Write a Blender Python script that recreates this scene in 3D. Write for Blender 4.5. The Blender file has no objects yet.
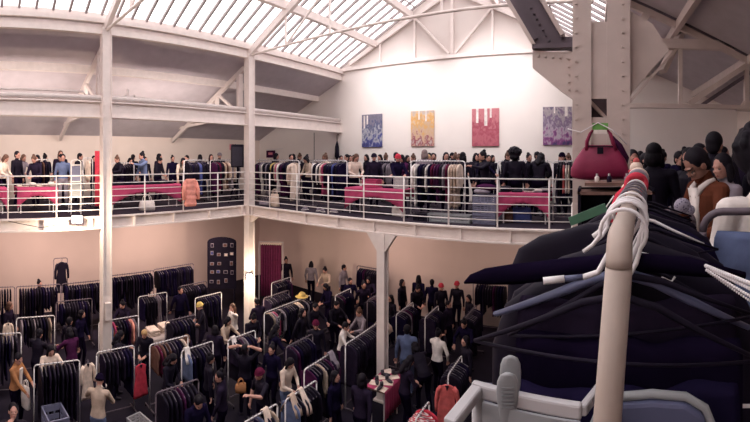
import bpy, bmesh, math, random
from mathutils import Vector, Matrix, Quaternion
PI = math.pi
RN = random.Random(11)
SC = bpy.context.scene
COL = SC.collection
EYE = 6.1          # camera height above the ground floor (standing on the gallery, floor at 4.5)
GF = 4.5           # gallery floor
FX = 400.0

def ray(px):
    t = (px - 593.0) / FX
    return math.sin(t), math.cos(t)
def at_z(px, py, z):
    s, c = ray(px); d = (EYE - z) * FX / (py - 158.0)
    return Vector((d * s, d * c, z))
def at_d(px, py, d):
    s, c = ray(px); return Vector((d * s, d * c, EYE - (py - 158.0) / FX * d))
def on_x(px, py, x):
    return at_d(px, py, x / ray(px)[0])
def on_y(px, py, y):
    return at_d(px, py, y / ray(px)[1])

# ------------------------------------------------------------------ materials
MATS = {}
def mat(name, col, rough=0.75, spec=0.4, metal=0.0, var=0.16, scale=9.0, bump=0.0, emit=None, sheen=0.0, kind='noise', col2=None):
    if name in MATS: return MATS[name]
    m = bpy.data.materials.new(name); m.use_nodes = True
    nt = m.node_tree; N = nt.nodes; L = nt.links
    b = N['Principled BSDF']
    b.inputs['Roughness'].default_value = rough; b.inputs['Metallic'].default_value = metal
    b.inputs['Specular IOR Level'].default_value = spec
    tc = N.new('ShaderNodeTexCoord')
    c1 = tuple(max(0, c * (1 - var)) for c in col) + (1,)
    c2 = tuple(min(1, c * (1 + var)) for c in col) + (1,)
    ramp = N.new('ShaderNodeValToRGB')
    if kind == 'stripe':
        w = N.new('ShaderNodeTexWave'); w.inputs['Scale'].default_value = scale; w.inputs['Distortion'].default_value = 0.6
        w.bands_direction = 'Z'
        L.new(tc.outputs['Object'], w.inputs['Vector']); src = w.outputs['Fac']
        c1 = tuple(col) + (1,); c2 = tuple(col2) + (1,)
        ramp.color_ramp.interpolation = 'CONSTANT'; ramp.color_ramp.elements[1].position = 0.5
    elif kind == 'spot':
        w = N.new('ShaderNodeTexVoronoi'); w.inputs['Scale'].default_value = scale
        L.new(tc.outputs['Object'], w.inputs['Vector']); src = w.outputs['Distance']
        c1 = tuple(col2) + (1,); c2 = tuple(col) + (1,)
        ramp.color_ramp.elements[0].position = 0.25; ramp.color_ramp.elements[1].position = 0.4
    else:
        w = N.new('ShaderNodeTexNoise'); w.inputs['Scale'].default_value = scale; w.inputs['Detail'].default_value = 5
        L.new(tc.outputs['Object'], w.inputs['Vector']); src = w.outputs['Fac']
        ramp.color_ramp.elements[0].position = 0.3; ramp.color_ramp.elements[1].position = 0.7
    ramp.color_ramp.elements[0].color = c1; ramp.color_ramp.elements[1].color = c2
    L.new(src, ramp.inputs['Fac']); L.new(ramp.outputs['Color'], b.inputs['Base Color'])
    if bump:
        bp = N.new('ShaderNodeBump'); bp.inputs['Strength'].default_value = bump; bp.inputs['Distance'].default_value = 0.02
        L.new(src, bp.inputs['Height']); L.new(bp.outputs['Normal'], b.inputs['Normal'])
    if emit:
        b.inputs['Emission Color'].default_value = tuple(emit[0]) + (1,); b.inputs['Emission Strength'].default_value = emit[1]
    MATS[name] = m
    return m

M = {}
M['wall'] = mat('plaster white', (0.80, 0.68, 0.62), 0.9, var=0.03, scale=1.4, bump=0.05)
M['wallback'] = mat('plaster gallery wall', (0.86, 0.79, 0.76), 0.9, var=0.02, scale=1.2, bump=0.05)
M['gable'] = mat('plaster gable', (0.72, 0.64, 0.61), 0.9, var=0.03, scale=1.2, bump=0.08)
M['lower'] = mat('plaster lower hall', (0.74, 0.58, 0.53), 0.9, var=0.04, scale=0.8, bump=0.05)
M['ceil'] = mat('boarded ceiling grey', (0.56, 0.50, 0.54), 0.85, var=0.06, scale=3.0, bump=0.1)
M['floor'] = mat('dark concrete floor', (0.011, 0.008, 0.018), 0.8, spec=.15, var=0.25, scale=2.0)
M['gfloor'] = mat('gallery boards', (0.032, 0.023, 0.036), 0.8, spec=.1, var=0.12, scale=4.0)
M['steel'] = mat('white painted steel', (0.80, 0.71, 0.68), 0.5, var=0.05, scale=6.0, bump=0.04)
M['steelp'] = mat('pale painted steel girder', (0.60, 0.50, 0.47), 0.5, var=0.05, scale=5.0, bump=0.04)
M['steeld'] = mat('dark painted steel', (0.12, 0.09, 0.115), 0.5, var=0.15, scale=6.0)
M['rail'] = mat('white enamel tube', (0.86, 0.80, 0.79), 0.35, var=0.04, scale=20)
M['chrome'] = mat('pale metal tube', (0.72, 0.68, 0.70), 0.4, metal=0.1, var=0.05, scale=20)
M['nearpole'] = mat('cream enamel pole', (0.44, 0.36, 0.32), 0.5, spec=.25, var=0.06, scale=24)
M['bar'] = mat('glazing bar', (0.30, 0.25, 0.25), 0.6, var=0.1)
M['pipe'] = mat('painted pipe', (0.68, 0.60, 0.58), 0.5, var=0.06)
M['pink'] = mat('magenta tablecloth', (0.42, 0.045, 0.13), 0.8, var=0.10, scale=6, bump=0.1)
M['wood'] = mat('brown wood', (0.20, 0.11, 0.09), 0.6, var=0.25, scale=14)
M['plasticw'] = mat('white plastic', (0.44, 0.42, 0.44), 0.4, var=0.03)
M['plasticg'] = mat('grey green plastic', (0.30, 0.31, 0.33), 0.45, var=0.05)
M['plasticb'] = mat('slate blue plastic', (0.10, 0.11, 0.20), 0.4, var=0.08)
M['crate'] = mat('blue grey crate', (0.20, 0.20, 0.30), 0.5, var=0.1)
M['wire'] = mat('white coated wire', (0.80, 0.77, 0.80), 0.35, var=0.04)
M['hang'] = mat('dull hanger plastic', (0.16, 0.14, 0.17), 0.6, spec=.2)
M['black'] = mat('black plastic', (0.009, 0.006, 0.016), 0.7, spec=.15, var=0.2)
M['skin'] = mat('skin pale', (0.50, 0.26, 0.21), 0.55, var=0.06)
M['skin2'] = mat('skin brown', (0.26, 0.13, 0.10), 0.5, var=0.08)
M['lips'] = mat('lips', (0.36, 0.13, 0.11), 0.5)
M['eye'] = mat('eye dark', (0.02, 0.012, 0.012), 0.3)
M['eyew'] = mat('eye white', (0.6, 0.55, 0.52), 0.3)
M['shoe'] = mat('shoe leather', (0.03, 0.022, 0.035), 0.5)
CL = {  # clothing colours
 'black': (0.0070, 0.0042, 0.0145), 'navy': (0.011, 0.008, 0.028), 'charcoal': (0.020, 0.014, 0.030), 'plum': (0.055, 0.013, 0.048),
 'blue': (0.07, 0.085, 0.26), 'denim': (0.12, 0.15, 0.27), 'white': (0.76, 0.69, 0.67), 'cream': (0.72, 0.58, 0.50),
 'beige': (0.50, 0.38, 0.31), 'grey': (0.26, 0.22, 0.26), 'brown': (0.13, 0.065, 0.055), 'tan': (0.42, 0.19, 0.09),
 'red': (0.52, 0.05, 0.08), 'coral': (0.60, 0.13, 0.13), 'pink': (0.66, 0.22, 0.29), 'peach': (0.85, 0.34, 0.28), 'yellow': (0.62, 0.45, 0.16),
 'green': (0.08, 0.22, 0.15), 'burgundy': (0.10, 0.014, 0.04), 'rust': (0.11, 0.036, 0.022)}
def cloth(c):
    return mat('cloth ' + c, CL[c], 0.95, spec=0.0, var=0.22, scale=7, bump=0.25)
M['stripe'] = mat('red striped knit', (0.5, 0.05, 0.08), 0.9, kind='stripe', scale=9, col2=(0.65, 0.5, 0.5))
M['print'] = mat('black and white print', (0.02, 0.014, 0.03), 0.9, kind='spot', scale=26, col2=(0.6, 0.55, 0.56))
M['hair'] = mat('hair black', (0.007, 0.0045, 0.010), 0.7, spec=.2, var=0.3, scale=40)
M['hairbr'] = mat('hair brown', (0.10, 0.045, 0.03), 0.6, var=0.3, scale=40)
M['hairbl'] = mat('hair blond', (0.42, 0.26, 0.12), 0.6, var=0.2, scale=40)
M['hairgr'] = mat('hair grey', (0.20, 0.14, 0.14), 0.7, var=0.2, scale=40)

# ------------------------------------------------------------------ mesh building
class MB:
    def __init__(s): s.v = []; s.f = []; s.m = []
    def add(s, vs, fs, mi=0):
        b = len(s.v); s.v.extend(Vector(v) for v in vs)
        s.f.extend(tuple(i + b for i in f) for f in fs); s.m.extend([mi] * len(fs)); return s
    def box(s, c, d, mtx=None, mi=0):
        x, y, z = d[0] / 2, d[1] / 2, d[2] / 2; c = Vector(c)
        vs = [Vector(p) for p in ((-x,-y,-z),(x,-y,-z),(x,y,-z),(-x,y,-z),(-x,-y,z),(x,-y,z),(x,y,z),(-x,y,z))]
        if mtx is not None: vs = [mtx @ v for v in vs]
        return s.add([v + c for v in vs], [(3,2,1,0),(4,5,6,7),(0,1,5,4),(1,2,6,5),(2,3,7,6),(3,0,4,7)], mi)
    def bar(s, a, b, w, h=None, up=(0, 0, 1), mi=0):
        """rectangular bar from a to b: w across, h along up"""
        a, b = Vector(a), Vector(b); h = h or w
        d = (b - a); t = d.normalized(); u = Vector(up)
        if abs(t.dot(u)) > 0.98: u = Vector((1, 0, 0))
        x = t.cross(u).normalized(); u = x.cross(t).normalized()
        vs = []
        for p in (a, b):
            for sx, su in ((-1,-1),(1,-1),(1,1),(-1,1)): vs.append(p + x * sx * w / 2 + u * su * h / 2)
        return s.add(vs, [(3,2,1,0),(4,5,6,7),(0,1,5,4),(1,2,6,5),(2,3,7,6),(3,0,4,7)], mi)
    def tube(s, pts, r, n=8, mi=0, closed=False):
        pts = [Vector(p) for p in pts]; rr = list(r) if isinstance(r, (list, tuple)) else [r] * len(pts)
        keep = [i for i in range(len(pts)) if i == 0 or (pts[i]-pts[i-1]).length > 1e-6]; pts = [pts[i] for i in keep]; rr = [rr[i] for i in keep]; k = len(pts)
        vs = []; prev = None
        for i, p in enumerate(pts):
            t = (pts[min(i+1, k-1)] - pts[max(i-1, 0)])
            if closed: t = pts[(i+1) % k] - pts[(i-1) % k]
            t.normalize()
            if prev is None:
                u = Vector((0, 0, 1)) if abs(t.z) < 0.9 else Vector((1, 0, 0))
                x = t.cross(u).normalized()
            else:
                x = (prev - t * prev.dot(t)).normalized()
            prev = x; y = t.cross(x)
            for j in range(n):
                a = 2 * PI * j / n; vs.append(p + (x * math.cos(a) + y * math.sin(a)) * rr[i])
        fs = []
        for i in range(k if closed else k - 1):
            for j in range(n):
                i2 = (i + 1) % k
                fs.append((i*n+j, i*n+(j+1) % n, i2*n+(j+1) % n, i2*n+j))
        if not closed:
            fs.append(tuple(range(n-1, -1, -1))); fs.append(tuple((k-1)*n+j for j in range(n)))
        return s.add(vs, fs, mi)
    def ell(s, c, r, mtx=None, nu=14, nv=8, mi=0):
        c = Vector(c); r = r if isinstance(r, (tuple, list)) else (r, r, r)
        vs = [Vector((0, 0, -r[2]))]
        for i in range(1, nv):
            p = -PI/2 + PI * i / nv
            for j in range(nu):
                a = 2*PI*j/nu; vs.append(Vector((r[0]*math.cos(p)*math.cos(a), r[1]*math.cos(p)*math.sin(a), r[2]*math.sin(p))))
        vs.append(Vector((0, 0, r[2])))
        if mtx is not None: vs = [mtx @ v for v in vs]
        fs = [(0, 1+(j+1) % nu, 1+j) for j in range(nu)]
        for i in range(nv-2):
            for j in range(nu):
                a = 1+i*nu; b = a+nu
                fs.append((a+j, a+(j+1) % nu, b+(j+1) % nu, b+j))
        a = 1+(nv-2)*nu; t = len(vs)-1
        fs += [(a+j, a+(j+1) % nu, t) for j in range(nu)]
        return s.add([v + c for v in vs], fs, mi)
    def loft(s, rings, mi=0):
        """closed loft through rings of equal length, capped"""
        n = len(rings[0]); vs = [v for r in rings for v in r]; fs = []
        for i in range(len(rings)-1):
            for j in range(n): fs.append((i*n+j, i*n+(j+1) % n, (i+1)*n+(j+1) % n, (i+1)*n+j))
        fs.append(tuple(range(n-1, -1, -1))); fs.append(tuple((len(rings)-1)*n+j for j in range(n)))
        return s.add(vs, fs, mi)
    def prism(s, outline, axis, a, b, mi=0):
        """outline: 2D points; axis 'y': (x,z) extruded along y; 'x': (y,z) along x; 'z': (x,y) along z"""
        def P(p, t): return {'y': (p[0], t, p[1]), 'x': (t, p[0], p[1]), 'z': (p[0], p[1], t)}[axis]
        n = len(outline); vs = [P(p, a) for p in outline] + [P(p, b) for p in outline]
        fs = [tuple(range(n-1, -1, -1)), tuple(range(n, 2*n))] + [(i, (i+1) % n, n+(i+1) % n, n+i) for i in range(n)]
        return s.add(vs, fs, mi)
    def mesh(s, name, smooth=False):
        me = bpy.data.meshes.new(name); me.from_pydata(s.v, [], s.f)
        me.polygons.foreach_set('material_index', s.m)
        bm = bmesh.new(); bm.from_mesh(me); bmesh.ops.recalc_face_normals(bm, faces=bm.faces); bm.to_mesh(me); bm.free()
        if smooth: me.polygons.foreach_set('use_smooth', [True] * len(me.polygons))
        me.update(); return me
    def build(s, name, mats, parent=None, smooth=False, bevel=0.0):
        me = s.mesh(name, smooth)
        for m in (mats if isinstance(mats, (list, tuple)) else [mats]): me.materials.append(m)
        o = put(name, me, parent)
        if bevel:
            b = o.modifiers.new('edge', 'BEVEL'); b.width = bevel; b.segments = 2; b.limit_method = 'ANGLE'
        return o
def put(name, me, parent=None):
    o = bpy.data.objects.new(name, me); COL.objects.link(o)
    if parent is not None: o.parent = parent
    return o
def empty(name, loc=(0, 0, 0), rz=0.0):
    o = bpy.data.objects.new(name, None); o.empty_display_size = 0.1; COL.objects.link(o)
    o.location = loc; o.rotation_euler = (0, 0, rz); return o
def tag(o, label, cat, group=None, kind=None):
    o['label'] = label; o['category'] = cat
    if group: o['group'] = group
    if kind: o['kind'] = kind
    return o
def struct(o):
    o['kind'] = 'structure'; return o
def arc(c, r, a0, a1, n, ax, ay):
    return [Vector(c) + Vector(ax) * r * math.cos(a0 + (a1-a0)*i/n) + Vector(ay) * r * math.sin(a0 + (a1-a0)*i/n) for i in range(n+1)]
def rename_mats(o, mats):
    for i, m in enumerate(mats):
        o.material_slots[i].link = 'OBJECT'; o.material_slots[i].material = m
    return o

# ------------------------------------------------------------------ the hall
XL, XLW, XR, XRW = -10.3, -15.5, 0.0, 5.3     # atrium edges and outer walls
YB, YBW, YF = 8.8, 14.06, -6.0
SL = 0.545
def glass_z(x): return EYE + 3.88 + SL * (5.15 - abs(x + 5.15))
RIDGE = glass_z(-5.15)
def left_z(x): return 9.45 + 0.47 * (x - XL)
def right_z(x): return 9.95 - 0.395 * x

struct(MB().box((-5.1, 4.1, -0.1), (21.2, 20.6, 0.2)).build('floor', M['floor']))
# walls
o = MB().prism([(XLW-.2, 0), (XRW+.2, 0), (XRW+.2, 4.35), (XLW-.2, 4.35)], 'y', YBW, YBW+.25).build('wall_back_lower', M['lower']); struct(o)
o = MB().prism([(XLW-.2, 4.35), (XRW+.2, 4.35), (XRW+.2, right_z(XRW)), (0, right_z(0)), (-0.2, 9.9), (XL-.1, 9.9), (XL, left_z(XL)), (XLW-.2, left_z(XLW))], 'y', YBW, YBW+.25).build('wall_back', M['wallback']); struct(o)
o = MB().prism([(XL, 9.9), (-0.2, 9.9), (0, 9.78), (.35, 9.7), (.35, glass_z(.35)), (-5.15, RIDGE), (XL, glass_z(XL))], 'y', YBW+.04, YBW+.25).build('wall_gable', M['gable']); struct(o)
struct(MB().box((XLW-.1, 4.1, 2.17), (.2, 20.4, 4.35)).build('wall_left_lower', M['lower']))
struct(MB().box((XLW-.1, 4.1, 5.7), (.2, 20.4, 2.72)).build('wall_left', M['wall']))
struct(MB().box((XRW+.1, 4.1, 4.0), (.2, 20.4, 8.0)).build('wall_right', M['wall']))
o = MB().prism([(XLW-.2, 0), (XRW+.2, 0), (XRW+.2, right_z(XRW)), (.37, right_z(.37)), (-5.15, RIDGE), (XL, glass_z(XL)), (XL, left_z(XL)), (XLW-.2, left_z(XLW))], 'y', YF-.25, YF).build('wall_front', M['wall']); struct(o)
# lean-to ceilings
o = MB().prism([(XL, left_z(XL)), (XLW-.2, left_z(XLW-.2)), (XLW-.2, left_z(XLW-.2)+.15), (XL, left_z(XL)+.15)], 'y', YF, YBW+.25).build('ceiling_left', M['ceil']); struct(o)
o = MB().prism([(0.40, right_z(.40)), (XRW+.2, right_z(XRW+.2)), (XRW+.2, right_z(XRW+.2)+.15), (0.40, right_z(.40)+.15)], 'y', YF, YBW+.25).build('ceiling_right', M['ceil']); struct(o)
# gallery slabs
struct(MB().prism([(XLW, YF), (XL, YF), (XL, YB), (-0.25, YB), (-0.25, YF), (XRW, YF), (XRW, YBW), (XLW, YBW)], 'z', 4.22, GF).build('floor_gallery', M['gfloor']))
# girders along the gallery edges (web, two flanges, stiffeners, rivets: one riveted girder each)
def edge_girder(name, a, b, nrm, step):
    mb = MB(); a, b, nrm = Vector(a), Vector(b), Vector(nrm); t = (b-a); ln = t.length; t.normalize()
    mb.bar(a + nrm*.02 + Vector((0,0,-.16)), b + nrm*.02 + Vector((0,0,-.16)), .04, .32)
    for z, h in ((-.0, .035), (-.305, .035)): mb.bar(a + nrm*.07 + Vector((0,0,z)), b + nrm*.07 + Vector((0,0,z)), .14, h)
    k = int(ln/step)
    for i in range(k+1):
        p = a + t*(i*step + .3*step)
        if (p-a).length > ln: break
        mb.bar(p + nrm*.07 + Vector((0,0,-.30)), p + nrm*.07 + Vector((0,0,-.02)), .05, .1, up=tuple(nrm))
    i = 0
    while i*.16 < ln:
        for z in (-.06, -.25):
            mb.box(a + t*(i*.16) + nrm*.045 + Vector((0,0,z)), (.022, .022, .022))
        i += 1
    return struct(mb.build(name, M['steel']))
edge_girder('trim_1', (XL, YF, GF+.01), (XL, YB, GF+.01), (1, 0, 0), 1.28)
edge_girder('trim_2', (XL, YB, GF+.01), (-.25, YB, GF+.01), (0, -1, 0), 1.16)
edge_girder('trim_3', (-.25, YF, GF+.01), (-.25, YB, GF+.01), (-1, 0, 0), 1.28)
# upper I-beam on the left column line, gutter above it
mb = MB(); mb.box((XL, 4.03, 7.41), (.05, 20.05, .42))
for z in (7.21, 7.62): mb.box((XL, 4.03, z), (.24, 20.05, .035))
struct(mb.build('trim_4', M['steel']))
mb = MB()
mb.box((XL+.02, 4.03, 9.52), (.22, 20.05, .14)); mb.box((XL-.03, 4.03, 9.66), (.22, 20.05, .14)); mb.box((XL+.06, 4.03, 9.80), (.26, 20.05, .12)); mb.box((XL-.02, 4.03, 9.95), (.2, 20.05, .14))
struct(mb.build('trim_5', M['steel']))
mb = MB(); mb.box((0.38, 4.03, 9.66), (.16, 20.05, .26)); struct(mb.build('trim_6', M['steelp']))
# lean-to purlins left, right
struct(MB().bar((-11.55, YF, 8.78), (-11.55, YBW, 8.78), .14, .24).build('trim_7', M['steel']))
for i, x in enumerate((1.9, 3.6)):
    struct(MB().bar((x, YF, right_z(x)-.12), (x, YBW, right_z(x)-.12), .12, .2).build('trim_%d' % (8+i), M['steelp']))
# main roof purlins and ridge
for i, x in enumerate((-8.5, -6.85, -3.45, -1.8, -5.15)):
    struct(MB().bar((x, YF, glass_z(x)-.2), (x, YBW, glass_z(x)-.2), .16, .26).build('trim_%d' % (10+i), M['steel']))
# gable ledge: projecting string course of the upper gable
struct(MB().box((-5.15, YBW-.03, 9.88), (10.2, .1, .12)).build('trim_15', M['steel']))

# skylight: frosted panes and glazing bars
gm = bpy.data.materials.new('frosted roof glass'); gm.use_nodes = True
nt = gm.node_tree; nt.nodes.clear(); out = nt.nodes.new('ShaderNodeOutputMaterial')
tr = nt.nodes.new('ShaderNodeBsdfTransparent'); tr.inputs[0].default_value = (.97, .95, .95, 1)
tl = nt.nodes.new('ShaderNodeBsdfTranslucent'); tl.inputs[0].default_value = (.9, .88, .86, 1)
nz = nt.nodes.new('ShaderNodeTexNoise'); nz.inputs['Scale'].default_value = 1.5
rp = nt.nodes.new('ShaderNodeMapRange'); rp.inputs[3].default_value = 0.05; rp.inputs[4].default_value = 0.35
mx = nt.nodes.new('ShaderNodeMixShader')
tc = nt.nodes.new('ShaderNodeTexCoord'); nt.links.new(tc.outputs['Object'], nz.inputs['Vector'])
nt.links.new(nz.outputs['Fac'], rp.inputs[0]); nt.links.new(rp.outputs[0], mx.inputs[0])
nt.links.new(tr.outputs[0], mx.inputs[1]); nt.links.new(tl.outputs[0], mx.inputs[2]); nt.links.new(mx.outputs[0], out.inputs[0])
for wi, sgn in ((1, -1), (2, 1)):
    xe = XL if sgn < 0 else .35
    mb = MB().add([(xe, YF, glass_z(xe)+.02), (xe, YBW+.2, glass_z(xe)+.02), (-5.15, YBW+.2, RIDGE+.02), (-5.15, YF, RIDGE+.02)], [(0, 1, 2, 3)])
    w = struct(mb.build('window_%d' % wi, gm))
    bars = MB(); y = YF+.2
    while y < YBW:
        bars.bar((xe, y, glass_z(xe)-.01), (-5.15, y, RIDGE-.01), .06, .09); y += .45
    b = bars.build('glazing_bar', M['bar'], w)
    lap = MB()
    for k in (.3, .7):
        x = xe + (-5.15-xe)*k
        lap.bar((x, YF, glass_z(x)), (x, YBW, glass_z(x)), .05, .03)
    lap.build('glazing_joint', M['bar'], w)

# columns
def rivets(mb, a, b, n, d, s=.03):
    a, b = Vector(a), Vector(b)
    for i in range(n): mb.box(a.lerp(b, (i+.5)/n) + Vector(d)*.008, (s, s, s))
def column(x, y, z0, z1, w, label, bracket=None):
    r = empty('steel_column', (x, y, z0)); tag(r, label, 'column')
    mb = MB(); h = z1-z0
    mb.box((0, 0, h/2), (w*.30, w, h)); 
    for sy in (-1, 1): mb.box((0, sy*w*.46, h/2), (w, w*.1, h))
    for sx in (-1, 1): mb.box((sx*w*.32, 0, h/2), (w*.08, w*.86, h))
    mb.build('shaft', M['steel'], r)
    mb = MB(); mb.box((0, 0, .02), (w*1.6, w*1.6, .04)); mb.build('base_plate', M['steel'], r)
    return r
c = column(XL+.12, 3.75, 0, 9.6, .26, 'white riveted steel column rising beside the pink gallery tables')
mb = MB(); mb.box((.16, 0, 2.0), (.1, .16, .45)); mb.build('junction_box', M['pipe'], c)
mb = MB()
for k in range(5):
    for sy in (-.09, .09): mb.box((.15, sy, 7.22+k*.1), (.03, .03, .03))
mb.build('splice_plate', M['steel'], c)
c = column(XL+.1, YB-.0, 0, 9.6, .26, 'white steel corner column carrying the lit work lamp')
mb = MB(); mb.prism([(.12, 3.95), (.12, 4.2), (.5, 4.2)], 'y', -.04, .04); mb.prism([(.10, 9.35), (.10, 9.6), (-.3, 9.6)], 'y', -.04, .04); mb.build('bracket', M['steel'], c)
c = column(-5.08, YB-.05, 0, 4.2, .22, 'white steel post under the middle of the rear gallery edge')
mb = MB(); mb.prism([(-.1, 3.72), (.1, 3.72), (.42, 4.19), (-.42, 4.19)], 'y', -.09, .03); mb.build('bracket', M['steel'], c)

# trusses over the atrium: rafters, tie rod, struts
def truss(y, label):
    r = empty('roof_truss', (-5.15, y, 9.6)); tag(r, label, 'roof truss')
    for sgn in (-1, 1):
        MB().bar((sgn*5.15, 0, glass_z(-5.15+sgn*5.15)-9.6-.42), (0, 0, RIDGE-9.6-.42), .13, .2).build('rafter', M['steel'], r)
        for k in (.35, .68):
            x = sgn*5.15*(1-k); zt = glass_z(-5.15+x)-9.6-.5
            MB().bar((x, 0, -.05), (x, 0, zt), .05, .05).build('strut', M['steel'], r)
        MB().bar((sgn*5.15*.65, 0, -.05), (sgn*.3, 0, RIDGE-9.6-.7), .05, .05).build('diagonal', M['steel'], r)
    MB().tube([(-5.15, 0, -.05), (5.15, 0, -.05)], .04).build('tie_rod', M['steel'], r)
    return r
truss(YB, 'white steel roof truss with thin tie rod over the far end of the atrium')
truss(3.75, 'white steel roof truss crossing the atrium at the nearer column')
# truss applied on the gable wall
r = empty('gable_truss', (-5.15, YBW-.06, 9.9)); tag(r, 'pale king post truss standing against the white gable wall', 'roof truss')
MB().bar((-4.9, 0, 0), (4.9, 0, 0), .09, .14).build('bottom_chord', M['steel'], r)
MB().bar((0, 0, .05), (0, 0, RIDGE-9.9-.5), .09, .09).build('king_post', M['steel'], r)
for s in (-1, 1):
    MB().bar((s*.12, 0, .1), (s*1.55, 0, 1.65), .08, .08).build('brace', M['steel'], r)
    MB().bar((s*1.55, 0, .05), (s*1.55, 0, 1.62), .07, .07).build('post', M['steel'], r)
    MB().bar((s*4.6, 0, .2), (s*.1, 0, RIDGE-9.9-.5), .09, .16).build('principal', M['steel'], r)
    MB().bar((s*3.1, 0, .05), (s*3.1, 0, .86), .06, .06).build('post', M['steel'], r)

# lean-to frames on the left side
for y, lab in ((3.75, 'white steel lean-to frame behind the nearer tall column'), (YB, 'white steel lean-to frame behind the corner column')):
    r = empty('lean_to_frame', (XL, y, 7.6)); tag(r, lab, 'roof truss')
    MB().bar((-.15, 0, left_z(-.15+XL)-7.6-.2), (-5.1, 0, left_z(-5.1+XL)-7.6-.2), .1, .16).build('rafter', M['steel'], r)
    MB().bar((-.42, 0, .05), (-.42, 0, left_z(-.42+XL)-7.6-.25), .16, .16).build('post', M['steel'], r)
    MB().bar((-1.75, 0, .05), (-1.75, 0, left_z(-1.75+XL)-7.6-.25), .12, .12).build('strut', M['steel'], r)
    MB().bar((-1.75, 0, .9), (-.55, 0, .1), .09, .09).build('diagonal', M['steel'], r)
    MB().bar((-1.75, 0, .8), (-3.0, 0, -.1), .09, .09).build('diagonal', M['steel'], r)
    MB().bar((-.1, 0, .0), (-5.1, 0, -.25), .09, .1).build('tie', M['steel'], r)
# pipes lying on the upper beam
tag(MB().tube([(XL+.03, YF+.1, 7.73), (XL+.03, YBW-.1, 7.73)], .075, 10).build('heating_pipe', M['pipe'], smooth=True), 'thick pale pipe lying along the upper beam on the left', 'pipe')
tag(MB().tube([(XL-.13, YF+.1, 7.91), (XL-.13, 3.2, 7.91), (XL-.13, 3.3, 7.7), (XL-.13, 9, 7.7)], .028, 8).build('conduit_pipe', M['pipe'], smooth=True), 'thin pale conduit running just above the thick pipe', 'pipe')
mb = MB(); mb.bar((XL-.12, 4.5, 7.74), (XL-.12, 4.5, 8.05), .05); mb.bar((XL-.12, 4.7, 7.74), (XL-.12, 4.7, 7.9), .04); mb.bar((XL-.12, 4.4, 7.85), (XL-.12, 5.0, 7.85), .04)
tag(mb.build('pipe_valve', M['pipe']), 'small pale valve on the thin pipe right of the nearer column', 'valve')

# big built-up column close by, with knee plates
r = empty('built_up_column', (0, 3.75, GF)); tag(r, 'large riveted built-up steel column behind the hanging magenta bag', 'column')
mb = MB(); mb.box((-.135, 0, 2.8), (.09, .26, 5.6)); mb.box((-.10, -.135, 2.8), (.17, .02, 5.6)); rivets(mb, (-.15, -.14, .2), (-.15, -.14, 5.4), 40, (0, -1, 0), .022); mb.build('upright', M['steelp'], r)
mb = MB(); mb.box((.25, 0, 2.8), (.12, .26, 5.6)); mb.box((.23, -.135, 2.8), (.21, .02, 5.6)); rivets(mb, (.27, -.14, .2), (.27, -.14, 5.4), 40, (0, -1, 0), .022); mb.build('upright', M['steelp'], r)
mb = MB(); mb.box((.06, -.10, 2.49), (.34, .03, .70)); mb.build('batten_plate', M['steelp'], r)
mb = MB(); mb.box((.06, -.10, 1.36), (.34, .03, 1.22)); mb.build('batten_plate', M['steelp'], r)
mb = MB(); mb.bar((-.09, .06, 2.2), (.2, .06, 1.9), .03, .09, up=(0, 1, 0)); mb.build('lacing_bar', M['steelp'], r)
MB().box((.06, .12, 2.03), (.34, .02, .3)).build('back_plate', M['steeld'], r)
mb = MB(); mb.prism([(-.16, 2.12), (-.30, 2.22), (-.56, 2.44), (-.56, 2.60), (-.16, 2.56)], 'y', -.07, -.03)
rivets(mb, (-.22, -.07, 2.2), (-.22, -.07, 2.55), 5, (0, -1, 0), .022); rivets(mb, (-.54, -.07, 2.55), (-.2, -.07, 2.52), 5, (0, -1, 0), .022); mb.build('knee_plate', M['steelp'], r)
mb = MB(); mb.prism([(.30, 1.75+.37), (.56, 2.45), (.72, 2.62), (.56, 2.86), (.30, 3.0)], 'y', -.03, .01); mb.build('knee_plate', M['steelp'], r)
KN = r
mb = MB(); mb.prism([(.03, .0), (.03, .14), (-.12, .14), (-1.3, 2.2), (-1.9, 2.75), (-.36, .08)], 'y', .0, .05); rivets(mb, (-.10, 0, .1), (-.30, 0, .5), 7, (0, -1, 0), .022); rivets(mb, (-.22, 0, .08), (-.42, 0, .45), 7, (0, -1, 0), .022); mb.build('web_plate', M['steeld'], KN)
MB().bar((-.36, 0, .04), (-1.9, 0, 2.7), .22, .035).build('lower_flange', M['steelp'], KN)
MB().bar((-.36, -.05, .10), (-1.9, -.05, 2.76), .05, .06).build('angle_iron', M['steeld'], KN)
MB().bar((-.10, -.0, .14), (-1.3, -.0, 2.22), .14, .04).build('upper_flange', M['steelp'], KN)
MB().bar((-.0, -.05, .03), (-.38, -.05, .03), .12, .04).build('foot_angle', M['steeld'], KN)

for c_ in KN.children:
    if c_.name.split('.')[0] in ('web_plate', 'lower_flange', 'angle_iron', 'upper_flange', 'foot_angle'): c_.location = (-.18, 0, 2.6)
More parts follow.
